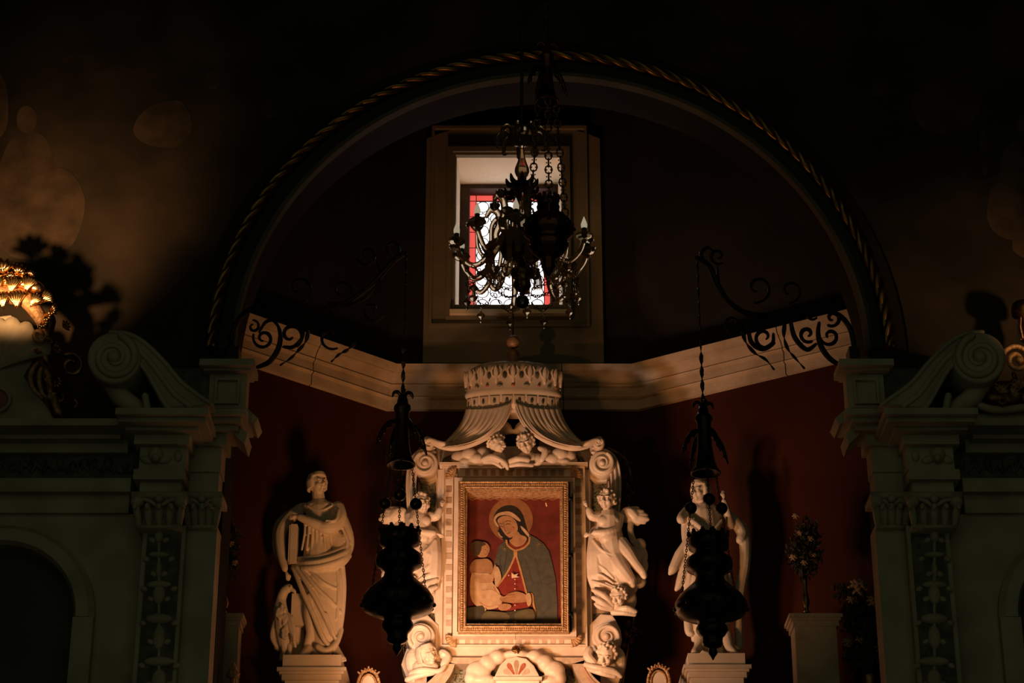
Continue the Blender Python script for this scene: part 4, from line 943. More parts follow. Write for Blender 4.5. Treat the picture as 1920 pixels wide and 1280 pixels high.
# --- right statue, behind the lamp
st = thing('marble_statue', P(1342, 1247, 14.15), 'robed marble statue with raised hand partly hidden behind the right hanging lamp', 'statue')
fr = Fr(14.15); bm = B(); C_ = fr.cap
head(bm, fr.p(1313, 921, .05), 19*fr.k, -42, 2, 4, 'wavy')
C_(bm, [(1315, 935, .03, 9), (1320, 955, .02, 10)])
for s in (-1, 1): C_(bm, [(1316+s*13, 915, 0, 5), (1318+s*15, 935, 0, 6), (1320+s*15, 950, .01, 5)])
C_(bm, [(1322, 965, .01, 26), (1324, 990, .02, 28), (1326, 1030, .02, 28), (1330, 1065, .02, 34)], 14)
fr.ell(bm, 1322, 960, .02, 38, 13, 20)
C_(bm, [(1290, 958, .02, 11), (1281, 968, .06, 11), (1277, 974, .1, 9)]); C_(bm, [(1290, 962, .02, 13), (1288, 1000, .06, 11), (1292, 1030, .12, 9), (1300, 1040, .14, 7)]); hand(fr, bm, 1290, 1042, .14, 100, 8, .6, 1)
C_(bm, [(1354, 962, .01, 12), (1378, 978, 0, 12), (1392, 1000, .01, 11), (1388, 1012, .03, 9)]); C_(bm, [(1370, 985, .03, 8), (1364, 960, .08, 7), (1358, 940, .09, 6)]); hand(fr, bm, 1357, 930, .09, -95, 8, .3, 1)
C_(bm, [(1392, 985, -.02, 10), (1397, 1020, 0, 12), (1396, 1060, .02, 11), (1388, 1105, 0, 11), (1385, 1150, 0, 9), (1386, 1212, 0, 8)])
for pts in ([(1296, 985, .08, 6), (1288, 1015, .1, 8), (1274, 1040, .1, 10), (1262, 1066, .1, 9), (1256, 1075, .1, 4)], [(1290, 1020, .08, 7), (1284, 1060, .08, 10), (1276, 1090, .06, 9), (1268, 1105, .05, 4)],
            [(1290, 970, .09, 4), (1310, 985, .14, 5), (1335, 1010, .14, 4)], [(1292, 985, .1, 4), (1310, 1000, .14, 5), (1330, 1030, .14, 4)], [(1355, 975, .1, 4), (1335, 1000, .14, 4), (1310, 1040, .14, 4)]): C_(bm, pts, 8)
C_(bm, [(1332, 1065, .02, 38), (1332, 1110, .02, 40), (1330, 1160, .02, 36), (1330, 1200, .02, 30)], 16)
for i in range(9): C_(bm, [(1294+i*9, 1060+abs(i-4)*3, .1, 4), (1292+i*9.5, 1110, .13-.004*abs(i-4)**2, 5), (1296+i*8.5, 1160, .12-.004*abs(i-4)**2, 5), (1300+i*7.5, 1192+abs(i-4)*2, .1-.004*abs(i-4)**2, 4)], 7)
C_(bm, [(1293, 1080, .06, 10), (1290, 1130, .05, 9), (1291, 1180, .06, 8), (1296, 1188, .07, 6)])
C_(bm, [(1312, 1195, .06, 11), (1310, 1212, .1, 9), (1302, 1223, .16, 7)]); C_(bm, [(1362, 1190, .05, 12), (1368, 1212, .1, 9), (1376, 1222, .15, 7)])
for i in range(4):
    C_(bm, [(1297+i*3.4, 1224, .17, 2.4), (1295+i*3.4, 1229, .185, 2)], 5); C_(bm, [(1371+i*3.4, 1223, .16, 2.4), (1373+i*3.4, 1228, .175, 2)], 5)
C_(bm, [(1336, 1200, -.02, 24), (1338, 1230, -.03, 26)])
sculpt('body', bm, M['marble2'], st, .0052, 3)
bm = B(); pbox(bm, 1290, 1397, 1224, 1246, 13.94, 14.36); obj('plinth', bm, M['marble2'], st)
# --- cherubs
def wing(fr, bm, root, tips, r0=8):
    fr.cap(bm, [(*root, r0*1.2)]+[((root[0]*.45+t[0]*.55), (root[1]*.45+t[1]*.55), t[2], t[3]*1.35) for t in tips[1:4]], 10)
    for (u, v, d, r) in tips:
        C = [(root[0], root[1], root[2], r0), ((root[0]+u)/2, (root[1]+v)/2-3, (root[2]+d)/2+.015, r*1.1), (u, v, d, r*.55)]
        fr.cap(bm, C, 8)
def big_cherub(mir, label, hv):
    X = (lambda u: u) if not mir else (lambda u: 1928-u)
    sg = 1 if not mir else -1
    t = thing('cherub_statue', P(X(1150), 1100, 14.25), label, 'statue')
    fr = Fr(14.26); bm = B(); C = fr.cap
    head(bm, fr.p(X(1138), hv, .10), 18.5*fr.k, -22*sg, 4, 6*sg, 'curly')
    C(bm, [(X(1139), hv+16, .08, 9), (X(1140), 966, .07, 11)])
    C(bm, [(X(1142), 972, .06, 22), (X(1142), 995, .06, 24), (X(1146), 1022, .06, 26), (X(1150), 1045, .06, 27)], 14)
    fr.ell(bm, X(1132), 976, .12, 12, 10, 7); fr.ell(bm, X(1150), 976, .11, 12, 10, 7); fr.ell(bm, X(1140), 1005, .13, 16, 14, 9)
    C(bm, [(X(1122), 968, .07, 10), (X(1110), 968, .09, 8.5), (X(1104), 956, .09, 6.5)]); hand(fr, bm, X(1099), 946, .085, -110 if not mir else -70, 7, .5, 1)
    C(bm, [(X(1160), 968, .06, 10.5), (X(1156), 988, .10, 10), (X(1140), 998, .14, 8.5), (X(1116), 999, .13, 6.5)]); hand(fr, bm, X(1104), 1002, .12, 160 if not mir else 20, 7, .7, -1)
    # legs and cloth
    C(bm, [(X(1162), 1020, .08, 17), (X(1176), 1035, .12, 14), (X(1190), 1055, .12, 11), (X(1204), 1072, .10, 8), (X(1208), 1080, .11, 6)])
    C(bm, [(X(1152), 1045, .08, 22), (X(1166), 1068, .12, 17), (X(1182), 1088, .11, 11), (X(1186), 1096, .12, 7)])
    C(bm, [(X(1120), 1000, .03, 16), (X(1118), 1040, .06, 19), (X(1120), 1080, .05, 20), (X(1124), 1105, .03, 14)])
    C(bm, [(X(1135), 1040, .06, 26), (X(1148), 1075, .05, 26), (X(1158), 1098, .03, 20)])
    for i in range(5): C(bm, [(X(1112+i*7), 1012+i*5, .11, 2.4), (X(1130+i*6), 1032+i*7, .145, 3), (X(1150+i*5), 1040+i*9, .15, 2.4)], 6)
    for i in range(4): C(bm, [(X(1110), 1035+i*18, .10, 2.4), (X(1132), 1050+i*15, .13, 3), (X(1150), 1075+i*9, .13, 2.2)], 6)
    for (u, v, a, b, d) in ((1200, 1022, 12, 13, .04), (1192, 1040, 14, 18, .02), (1206, 1042, 9, 16, .02), (1196, 1090, 16, 13, .02), (1178, 1102, 18, 13, .03), (1150, 1106, 20, 12, .03), (1206, 1060, 10, 14, .0)):
        fr.ell(bm, X(u), v, d, a, b, a*.8)
    C(bm, [(X(1183), 978, .02, 6), (X(1182), 995, .04, 6), (X(1188), 1015, .04, 6)])
    b = sculpt('body', bm, M['marble'], t, .0042, 3)
    bm = B(); wing(fr, bm, (X(1164), 972, .0), [(X(1184), 953, .03, 9), (X(1195), 953, .03, 9), (X(1204), 959, .035, 9), (X(1211), 966, .03, 9), (X(1214), 973, .03, 9), (X(1208), 979, .02, 8), (X(1196), 982, .01, 8), (X(1182), 978, .01, 7)], 7)
    sculpt('wing', bm, M['marble'], t, .005, 6)
    return t
big_cherub(False, 'large winged marble cherub with curly hair right of the painting', 937)
big_cherub(True, 'large winged marble cherub left of the painting behind the hanging lamp', 944)
def cherub_head(label, u, v, d, r, yaw, pitch, roll, hair, feathers, lumps, arms=(), Y=14.26):
    t = thing('cherub_bust', P(u, v+r*1.4, Y), label, 'sculpture')
    fr = Fr(Y); bm = B(); head(bm, fr.p(u, v, d), r*fr.k, yaw, pitch, roll, hair)
    for (a, b, c, ru, rv, rd, ro) in lumps: fr.ell(bm, a, b, c, ru, rv, rd, ro)
    for pts in arms: fr.cap(bm, pts, 8)
    sculpt('head', bm, M['marble'], t, .0038, 2)
    for fs in feathers:
        bm = B()
        for pts in fs: fr.cap(bm, pts, 8)
        sculpt('wing', bm, M['marble'], t, .004, 2)
    return t
cherub_head('marble cherub head in profile, left of the pair under the carved curtain', 931, 832, .10, 17, 62, 8, 0, 'curly',
    [[[(905, 862, .06, 5), (922, 856, .12, 6), (945, 866, .12, 5), (952, 880, .08, 3)], [(908, 866, .06, 4), (925, 866, .1, 5), (940, 876, .1, 3)]]],
    [(934, 858, .07, 14, 12, 12, 0), (942, 868, .08, 9, 10, 8, 0)])
cherub_head('marble cherub head facing forward, right of the pair under the carved curtain', 986, 831, .11, 18, -14, 22, -8, 'curly',
    [[[(952, 866, .08, 5), (970, 860, .12, 6), (990, 862, .12, 5)], [(956, 873, .08, 4), (975, 870, .12, 5), (998, 872, .1, 4)]], [[(1012, 840, .06, 5), (1022, 846, .08, 7), (1016, 862, .08, 5)]]],
    [(988, 858, .07, 18, 12, 12, 0), (1006, 862, .05, 14, 12, 10, 0)])
def low_cherub(mir, label, hv):
    X = (lambda u: u) if not mir else (lambda u: 1930-u); s = -1 if mir else 1
    cherub_head(label, X(1161), hv, .13, 16.5, -34*s, 26, 8*s, 'curly',
        [[[(X(1148), hv+18, .09, 6), (X(1132), hv-2, .12, 6), (X(1112), hv-12, .1, 4)], [(X(1146), hv+22, .09, 6), (X(1128), hv+10, .12, 6), (X(1112), hv+2, .1, 4)], [(X(1146), hv+24, .09, 5), (X(1126), hv+20, .11, 5), (X(1116), hv+14, .1, 3)]],
         [[(X(1155), hv+26, .08, 6), (X(1175), hv+22, .12, 6), (X(1192), hv+28, .1, 4)], [(X(1150), hv+30, .08, 6), (X(1170), hv+31, .11, 5), (X(1190), hv+34, .09, 4)]]],
        [(X(1155), hv+20, .06, 16, 12, 12, 0), (X(1180), hv+6, .0, 14, 20, 12, 0)])
low_cherub(False, 'small winged marble cherub head below the large cherub right of the painting', 1118)
low_cherub(True, 'small winged marble cherub head below the large cherub left of the painting', 1098)
cherub_head('smooth-haired marble cherub head under the bottom left scroll of the altarpiece', 800, 1228, .13, 19, 30, 6, -22, 'plain',
    [[[(772, 1262, .1, 6), (792, 1256, .13, 6), (822, 1258, .12, 5), (834, 1248, .1, 4)], [(764, 1274, .1, 6), (785, 1266, .12, 6), (812, 1262, .12, 4)], [(768, 1268, .09, 5), (775, 1276, .1, 4)]], [[(830, 1225, .08, 9), (838, 1232, .08, 9), (832, 1245, .09, 7)]]],
    [(798, 1250, .06, 24, 14, 14, 0), (775, 1240, .02, 16, 24, 14, 0)])
cherub_head('curly-haired marble cherub head under the bottom right scroll of the altarpiece', 1138, 1227, .13, 19.5, -28, 30, 14, 'curly',
    [[[(1098, 1246, .1, 5), (1120, 1252, .13, 6), (1150, 1258, .12, 6), (1164, 1268, .1, 4)], [(1104, 1254, .09, 5), (1128, 1262, .12, 5), (1152, 1268, .11, 4)]], [[(1105, 1218, .08, 8), (1102, 1230, .09, 9), (1112, 1242, .09, 8)]]],
    [(1132, 1250, .06, 26, 14, 14, 0), (1158, 1240, .02, 16, 26, 14, 0)])
# ================================================================== HANGING LAMPS AND BRACKETS
def leafarm(bm, c, a, prof, r):
    """curled leaf: profile (radius, z) swept outward at azimuth a, flattened"""
    pts = [Vector((c.x+q*math.cos(a), c.y+q*math.sin(a), z)) for q, z in prof]
    pts = catmull(pts, 4); n = len(pts)
    tube(bm, pts, [r*(.5+1.1*math.sin(PI*min(1, .12+.88*i/(n-1)))) for i in range(n)], 6)
def hanging_lamp(u0, v0, Y, label, body, gal, brim, m, chain_v, top_v, ceiling=None, ball_v=None, big_links=False, link_from=None, leaf=1.0):
    c = P(u0, v0, Y); k = S(Y, v0)
    def z(v): return P(u0, v, Y).z
    t = thing('hanging_lamp', (c.x, Y, z(body[-1][1])), label, 'lamp', 'hanging sanctuary lamps')
    A = (c.x, Y, 0)
    bm = B(); lathe(bm, [(r*k, z(v)) for r, v in body], A, 40); b = obj('lamp_body', bm, m, t, True)
    bm = B(); gr, gv0, gv1 = gal
    lathe(bm, [(gr*k*.96, z(gv0)), (gr*k, z(gv0)), (gr*k*1.02, z((gv0+gv1)/2)), (gr*k, z(gv1)), (gr*k*.8, z(gv1+2)), (gr*k*.8, z(gv0+3))], A, 40)
    for i in range(12):
        a = i*PI/6+.15; x, y = c.x+gr*k*math.cos(a), Y+gr*k*math.sin(a)
        sphere(bm, (x, y, z(gv0-4)), 3.6*k, 8); tube(bm, [(x, y, z(gv0+2)), (x, y, z(gv0-3))], 2.6*k, 6)
        for s in (-1, 1): sphere(bm, (c.x+gr*k*math.cos(a+s*.1), Y+gr*k*math.sin(a+s*.1), z(gv0-1)), 2.2*k, 6)
    obj('gallery', bm, m, t, True)
    # repousse lobes round the belly
    rb = max(body, key=lambda q: q[0]); b0 = None
    for i in range(16):
        a = i*PI/8; p = Vector((c.x+rb[0]*k*.985*math.cos(a), Y+rb[0]*k*.985*math.sin(a), z(rb[1])))
        if b0 is None: b0 = obj('boss', sphere(B(), (0, 0, 0), 4.5*k, 8), m, None, True); b0.location = p; attach(b0, b); p0_ = p
        else: copyof(b0, delta=p-p0_)
    br, bv0, bv1 = brim
    bm = B(); h = bv1-bv0
    lathe(bm, [(r*br*k, z(bv0+f*h)) for r, f in ((.05, -.02), (.28, .0), (.36, .06), (.42, .12), (.58, .15), (.60, .20), (.48, .24), (.46, .40), (.5, .6), (.62, .8), (.82, .93), (1.0, .98), (1.0, 1.0), (.9, 1.0), (.5, .9), (.1, .88))], A, 32)
    cap_ = obj('canopy', bm, m, t, True)
    for i in range(4):
        a = i*PI/2+.2; bm = B(); leafarm(bm, c, a, [(3*k, z(bv0+2)), (9*k, z(bv0-6)), (17*k, z(bv0-5)), (20*k, z(bv0+3))], 2.6*k); obj('canopy_leaf', bm, m, cap_, True)
    for i in range(4):
        a = i*PI/2+.5; bm = B(); f = h/125*leaf
        leafarm(bm, c, a, [(12*k, z(bv0+.38*h)), (26*k*f, z(bv0+.42*h)), (40*k*f, z(bv0+.55*h)), (52*k*f, z(bv0+.78*h))], 3.4*k)
        for q, vv in ((26, .46), (38, .56), (46, .68)):
            sphere(bm, (c.x+q*k*f*math.cos(a), Y+q*k*f*math.sin(a), z(bv0+vv*h)), 5*k, 7)
        obj('canopy_branch', bm, m, cap_, True)
    # twisted suspension rod
    bm = B(); ztop = z(top_v) if ceiling is None else ceiling
    nz = int((ztop-z(bv0))/(27*k)); pts = []; rad = []
    for i in range(nz*6+1):
        f = i/(nz*6); pts.append((c.x, Y, z(bv0)+(ztop-z(bv0))*f)); ph = (i % 6)/6; rad.append((1.0+4.6*math.sin(PI*ph)**1.5)*k*(1 if f < .35 else .55))
    tube(bm, pts, rad, 4, twist=.26, round_caps=False); obj('suspension_rod', bm, M['iron'], t, False)
    for i in range(3):
        a = i*2*PI/3 + .55; rr, vv = chain_v
        p0 = Vector((c.x+br*.85*k*math.cos(a), Y+br*.85*k*math.sin(a), z(bv1))); p1 = Vector((c.x+rr*k*math.cos(a), Y+rr*k*math.sin(a), z(vv)))
        bm = B(); L = (6.5 if not big_links else 19)*k
        links(bm, p0, p1, L, L*(.55 if not big_links else .7), (.85 if not big_links else 1.6)*k)
        if big_links:
            n = int((p1-p0).length/(L*.8))
            for j in range(n):
                q = p0.lerp(p1, (j+.5)/n)
                for s in range(6): sphere(bm, q+Vector((math.cos(s)*.2*L, 0, math.sin(s*1.05)*.45*L)), 1.5*k, 5)
        ch = obj('chain', bm, M['iron'] if not big_links else M['brass'], t, True)
        if ball_v:
            q = p0.lerp(p1, (ball_v-bv1)/(vv-bv1)); bm = B(); sphere(bm, q, 12*k, 16); obj('chain_ball', bm, m, ch, True)
    for i in range(3):
        a = i*2*PI/3 + .55; rr, vv = chain_v; bm = B()
        leafarm(bm, c, a, [((rr-6)*k, z(vv+8)), ((rr+1)*k, z(vv+4)), ((rr+2)*k, z(vv-4)), ((rr-4)*k, z(vv-7))], 2.4*k); obj('handle', bm, m, b, True)
    return t
LB_ = [(34, 1000), (37, 1012), (37, 1020), (28, 1025), (26, 1029), (34, 1034), (43, 1041), (44, 1050), (43, 1060), (32, 1066), (26, 1072), (29, 1082), (40, 1092), (58, 1108), (67, 1122), (68, 1134), (63, 1144), (45, 1152), (28, 1156), (25, 1162), (29, 1168), (30, 1174), (25, 1182), (20, 1187), (19, 1194), (20, 1199), (16, 1204), (8, 1207), (7, 1210), (9, 1214), (8, 1218), (4, 1223), (1, 1229)]
hanging_lamp(747, 1100, 12.3, 'dark hanging lamp left of the painting, below the left bracket', LB_, (38, 997, 1020), (28, 742, 872), M['bronze'], (60, 1108), 474, None, 940)
hanging_lamp(1332, 1108, 12.3, 'dark hanging lamp in front of the right statue, below the right bracket', [(r, v+8) for r, v in LB_], (38, 1005, 1028), (29, 762, 888), M['bronze'], (60, 1116), 484, None, 948)
RB_ = [(17, 384), (22, 388), (20, 396), (24, 402), (34, 408), (44, 418), (48, 430), (46, 440), (36, 447), (34, 452), (38, 458), (36, 466), (28, 474), (18, 482), (13, 486), (12, 494), (14, 500), (9, 506), (6, 512), (1, 518)]
hanging_lamp(1028, 430, 9.9, 'dark red hanging lamp in front of the glass chandelier', RB_, (20, 374, 388), (23, 88, 192), M['redlamp'], (40, 410), -60, 12.0, None, True)
def iron_bracket(mir, label):
    # scrollwork lies in a vertical plane leaning out from the arch jamb; pixels of the left one, the right one has its own scrolls
    if not mir: ua, ub = 440, 758
    else: ua, ub = 1600, 1308
    def Yu(u): return 13.12-.82*(u-ua)/(ub-ua)
    def pt(u, v, d=0): return P(u, v, Yu(u)-d)
    t = thing('iron_bracket', pt(ua, 660), label, 'bracket', None)
    k = S(12.8)
    def bar(name, pts, r, flat=1.0):
        q = catmull([(*p, 0) for p in pts], 5) if len(pts) < 14 else [Vector((*p, 0)) for p in pts]
        n = len(q); bm = B()
        rr = [r*k*(.55+.45*math.sin(PI*min(1, .1+i/(n-1)*.9))) if name != 'main_bar' else r*k for i in range(n)]
        tube(bm, [pt(p.x, p.y) for p in q], rr, 6, flat=flat); return obj(name, bm, M['iron'], t, True)
    def tendril(pts):
        q = catmull([(*p, 0) for p in pts], 8); n = len(q); bm = B()
        tube(bm, [pt(p.x, p.y) for p in q], [k*(1.2+3.8*abs(math.sin(i/(n-1)*PI*3.5)))*(1-.55*i/(n-1)) for i in range(n)], 5); obj('twisted_tendril', bm, M['iron'], t, True)
    if not mir:
        bar('main_bar', [(436, 664), (434, 635), (443, 606), (462, 584), (490, 575), (540, 573), (600, 578), (650, 566), (700, 530), (735, 492), (758, 474)], 5.5)
        bar('large_scroll', spiral(482, 628, 52, 47, 178, 78, 4)[::-1] and [(483, 688), (505, 678), (521, 655), (526, 630), (522, 612)], 5.5)
        bar('scroll', spiral(494, 634, 20, 5, 200, -260, 24), 3.6); bar('scroll', spiral(545, 628, 24, 6, 60, -300, 26), 4)
        bar('scroll', [(522, 612), (512, 600), (498, 604), (486, 622)], 4); bar('scroll', spiral(475, 612, 12, 4, -90, 250, 18), 3)
        bar('scroll', spiral(620, 632, 24, 6, 60, 330, 22), 3); bar('scroll', [(532, 650), (550, 650), (566, 634), (570, 618)], 4)
        bar('scroll', spiral(688, 478, 20, 5, 160, -240, 24), 3); bar('scroll', spiral(640, 545, 26, 6, 120, -260, 26), 3.2); bar('scroll', spiral(698, 582, 22, 5, 20, 380, 24), 3)
        bar('scroll', spiral(560, 540, 28, 6, 90, -270, 26), 3.2); bar('scroll', [(615, 568), (650, 572), (690, 555), (712, 520), (706, 490)], 3.4)
        tendril([(578, 618), (573, 640), (558, 658), (544, 672), (526, 684)]); tendril([(668, 640), (652, 655), (636, 664), (622, 677)])
        bar('end_hook', [(735, 492), (748, 470), (740, 454), (726, 460), (728, 474)], 3.6)
    else:
        bar('main_bar', [(1602, 668), (1600, 640), (1592, 612), (1572, 590), (1540, 582), (1500, 592), (1460, 597), (1410, 592), (1370, 570), (1346, 535), (1330, 500), (1308, 484)], 5.5)
        bar('large_scroll', [(1580, 688), (1556, 672), (1540, 650), (1534, 625), (1536, 605)], 5.5)
        bar('scroll', spiral(1433, 632, 22, 5, 30, 400, 26), 3.8); bar('scroll', [(1403, 608), (1408, 640), (1428, 654), (1448, 644), (1450, 626)], 5)
        bar('scroll', spiral(1514, 626, 16, 4, 60, 420, 24), 4.2); bar('scroll', [(1482, 600), (1490, 632), (1512, 655), (1530, 645)], 5.2)
        bar('scroll', spiral(1556, 630, 18, 5, 160, -200, 24), 4); bar('scroll', spiral(1561, 596, 16, 4, 120, -260, 22), 4.2); bar('scroll', spiral(1522, 588, 12, 3, 40, 380, 20), 3)
        bar('scroll', spiral(1346, 480, 16, 4, 60, 440, 24), 3.2); bar('scroll', spiral(1420, 540, 28, 6, 100, -260, 26), 3.2); bar('scroll', spiral(1374, 606, 20, 5, 20, 400, 24), 3)
        bar('scroll', [(1345, 500), (1352, 545), (1390, 580), (1440, 590)], 3.4); bar('scroll', spiral(1480, 545, 24, 5, 90, -260, 26), 3)
        tendril([(1392, 612), (1398, 640), (1416, 662), (1436, 674), (1451, 692)]); tendril([(1472, 602), (1470, 630), (1478, 655), (1492, 672), (1508, 690)])
        bar('end_hook', [(1330, 500), (1314, 478), (1326, 464), (1338, 472)], 3.6)
    bm = B()
    q = pt(ua, 672); box(bm, q.x-.035, q.x+.035, 13.05, 13.2, q.z-.03, q.z+.06)
    obj('wall_plate', bm, M['iron'], t)
    return t
iron_bracket(False, 'wrought iron scroll bracket at the left foot of the arch')
iron_bracket(True, 'wrought iron scroll bracket at the right foot of the arch')
# ================================================================== GLASS CHANDELIER
YC = 11.3; kc2 = S(YC, 450); cc = P(979, 470, YC)
def zc_(v): return P(979, v, YC).z
def rp(a, r, v): return Vector((cc.x+r*kc2*math.cos(a), cc.y+r*kc2*math.sin(a), zc_(v)))
ch = thing('chandelier', (cc.x, cc.y, zc_(580)), 'ornate glass chandelier with curved arms and candle bulbs in front of the window', 'chandelier')
AX = (cc.x, cc.y, 0)
def lat(name, prof, m, n=24): bm = B(); lathe(bm, [(r*kc2, zc_(v)) for r, v in prof], AX, n); return obj(name, bm, m, ch, True)
bm = B(); tube(bm, [(cc.x, cc.y, 12.0), (cc.x, cc.y, zc_(246))], .010, 8); obj('suspension_rod', bm, M['iron'], ch, True)
lat('upper_cup', [(6, 240), (22, 246), (27, 256), (22, 266), (9, 270), (4, 272)], M['smoke'])
for i in range(9):
    a = i*2*PI/9+.3; bm = B(); leafarm(bm, cc, a, [(18*kc2, zc_(262)), (30*kc2, zc_(246)), (44*kc2, zc_(252)), (48*kc2, zc_(272)), (40*kc2, zc_(276))], 3.0*kc2); obj('glass_leaf', bm, M['smoke'], ch, True)
lat('stem', [(4, 270), (5, 285), (6, 295), (9, 305), (13.5, 316), (14, 322), (11, 329), (8, 331), (9, 334), (6, 340), (7, 346)], M['amber'])
for i in range(8):
    a = i*PI/4; bm = B(); leafarm(bm, cc, a, [(5*kc2, zc_(340)), (16*kc2, zc_(348)), (26*kc2, zc_(345)), (30*kc2, zc_(336))], 3.4*kc2); leafarm(bm, cc, a+.3, [(6*kc2, zc_(346)), (18*kc2, zc_(362)), (30*kc2, zc_(366)), (34*kc2, zc_(358))], 3.4*kc2); obj('dark_leaf', bm, M['bronze'], ch, True)
lat('column', [(8, 346), (14, 352), (20, 362), (17, 374), (13, 384), (11, 395), (12, 404), (16, 412), (11, 420), (14, 430), (24, 440)], M['smoke'])
bm = B()
for i in range(14):
    a = i*PI/7; tube(bm, [rp(a, 18, 360), rp(a+.1, 15, 376), rp(a+.2, 11.5, 394)], .0042, 5)
obj('glass_ribbing', bm, M['amber'], ch, True)
lat('bowl', [(20, 436), (36, 441), (42, 452), (42, 466), (38, 478), (28, 487), (12, 491), (7, 494), (6, 503), (9, 506)], M['bronze'])
lat('lower_vase', [(8, 503), (20, 506), (23, 511), (20, 518), (13, 523), (16, 530), (17, 536), (12, 543), (5, 547), (3, 552)], M['brass'])
lat('finial_ball', [(3, 548), (6, 551), (4, 554), (9, 557), (12.5, 562), (13, 567), (11, 573), (6, 577), (2, 579)], mat('green_glass', (.05, .065, .04), .1, 0, trans=.5))
for i in range(8):
    a = i*PI/4+.35; bm = B(); leafarm(bm, cc, a, [(14*kc2, zc_(512)), (22*kc2, zc_(507)), (27*kc2, zc_(511)), (26*kc2, zc_(516))], 2.6*kc2); obj('glass_leaf', bm, M['amber'], ch, True)
arm0 = None
NA = 10
for i in range(NA):
    a = i*2*PI/NA+.22
    hi = 0 if i % 2 else 6
    bm = B(); pts = catmull([rp(a, 14, 462), rp(a, 34, 452-hi), rp(a, 56, 462), rp(a, 74, 496), rp(a, 96, 506), rp(a, 116, 492-hi), rp(a, 124, 474-hi)], 5)
    tube(bm, pts, [6.4*kc2*(1-.25*j/(len(pts)-1)) for j in range(len(pts))], 8); arm = obj('arm', bm, M['amber'], ch, True)
    bm = B(); c2 = rp(a, 125, 470-hi)
    lathe(bm, [(r*kc2, c2.z+h*kc2) for r, h in ((3, 10), (15, 9), (17, 6), (12, 1), (5, -3), (3, -8))], (c2.x, c2.y, 0), 14)
    obj('drip_cup', bm, M['amber'], arm, True)
    bm = B()
    lathe(bm, [(r*kc2, c2.z+h*kc2) for r, h in ((4.6, 22), (4.8, 20), (4.8, 8), (5.6, 6), (4, 4))], (c2.x, c2.y, 0), 10); obj('socket', bm, M['black'], arm, True)
    bm = B()
    lathe(bm, [(r*kc2, c2.z+h*kc2) for r, h in ((.6, 46), (1.6, 43), (4.2, 36), (6, 30), (5.8, 25), (4.2, 21), (3, 20))], (c2.x, c2.y, 0), 14); obj('bulb', bm, M['bulb'], arm, True)
    for s in (-1, 1):
        bm = B(); d = Vector((math.cos(a+s*1.2), math.sin(a+s*1.2), 0)); q = c2+Vector((0, 0, -4*kc2))
        tube(bm, catmull([q, q+d*9*kc2+Vector((0, 0, 6*kc2)), q+d*17*kc2+Vector((0, 0, 10*kc2)), q+d*20*kc2+Vector((0, 0, 2*kc2))], 4), [1.6*kc2]*13, 6)
        for j in range(5): sphere(bm, q+d*(15+j*1.3)*kc2+Vector((math.cos(j*2)*3*kc2, math.sin(j*2)*3*kc2, 8*kc2)), 3.6*kc2, 6)
        obj('glass_flower', bm, M['amber'], arm, True)
for i in range(6):
    a = i*PI/3+.75
    bm = B(); pts = catmull([rp(a, 14, 452), rp(a, 36, 456), rp(a, 52, 436), rp(a, 44, 412), rp(a, 48, 392), rp(a, 62, 386), rp(a, 70, 396)], 5)
    tube(bm, pts, [(4.2+3.4*math.sin(PI*j/(len(pts)-1)))*kc2 for j in range(len(pts))], 8)
    sc = obj('scroll_arm', bm, M['amber'], ch, True)
    bm = B(); q = rp(a, 54, 380)
    ell(bm, q, (9*kc2, 9*kc2, 8*kc2), n=10)
    for j in range(7): ell(bm, q+Vector((math.cos(j*.9)*7*kc2, math.sin(j*.9)*7*kc2, 3*kc2)), (4*kc2,)*3, n=6)
    obj('glass_flower', bm, M['smoke'], sc, True)
for i in range(5):
    a = i*2*PI/5+.55
    bm = B(); pts = catmull([rp(a, 24, 484), rp(a, 34, 462), rp(a, 52, 452), rp(a, 64, 470), rp(a, 60, 520), rp(a, 76, 545), rp(a, 92, 535)], 5)
    tube(bm, pts, [(6.4-1.6*j/(len(pts)-1))*kc2 for j in range(len(pts))], 8); obj('lower_arm', bm, M['amber'], ch, True)
for i in range(6):
    a = i*PI/3+.2; bm = B(); pts = catmull([rp(a, 16, 450), rp(a, 28, 425), rp(a, 46, 414), rp(a, 58, 430), rp(a, 60, 462), rp(a, 72, 486), rp(a, 84, 470), rp(a, 86, 440)], 5)
    tube(bm, pts, [(5.2-1.6*j/(len(pts)-1))*kc2 for j in range(len(pts))], 8); up = obj('upper_arm', bm, M['amber'], ch, True)
    bm = B(); c2 = rp(a, 86, 436); lathe(bm, [(r*kc2, c2.z+h*kc2) for r, h in ((2, 8), (9, 9), (13, 5), (8, -2), (3, -6))], (c2.x, c2.y, 0), 12); obj('glass_flower', bm, M['smoke'], up, True)
for i in range(5):                     # drinking-glass fringe tassels
    a = i*2*PI/5+1.1; bm = B(); c2 = rp(a, 66, 480)
    for j in range(16):
        b = j*PI/8; tube(bm, [c2+Vector((math.cos(b)*2*kc2, math.sin(b)*2*kc2, 0)), c2+Vector((math.cos(b)*7*kc2, math.sin(b)*7*kc2, -20*kc2)), c2+Vector((math.cos(b)*8*kc2, math.sin(b)*8*kc2, -38*kc2))], .0032, 5)
    sphere(bm, c2, 4*kc2, 8); obj('tassel', bm, M['amber'], ch, True)
glassdrop = None
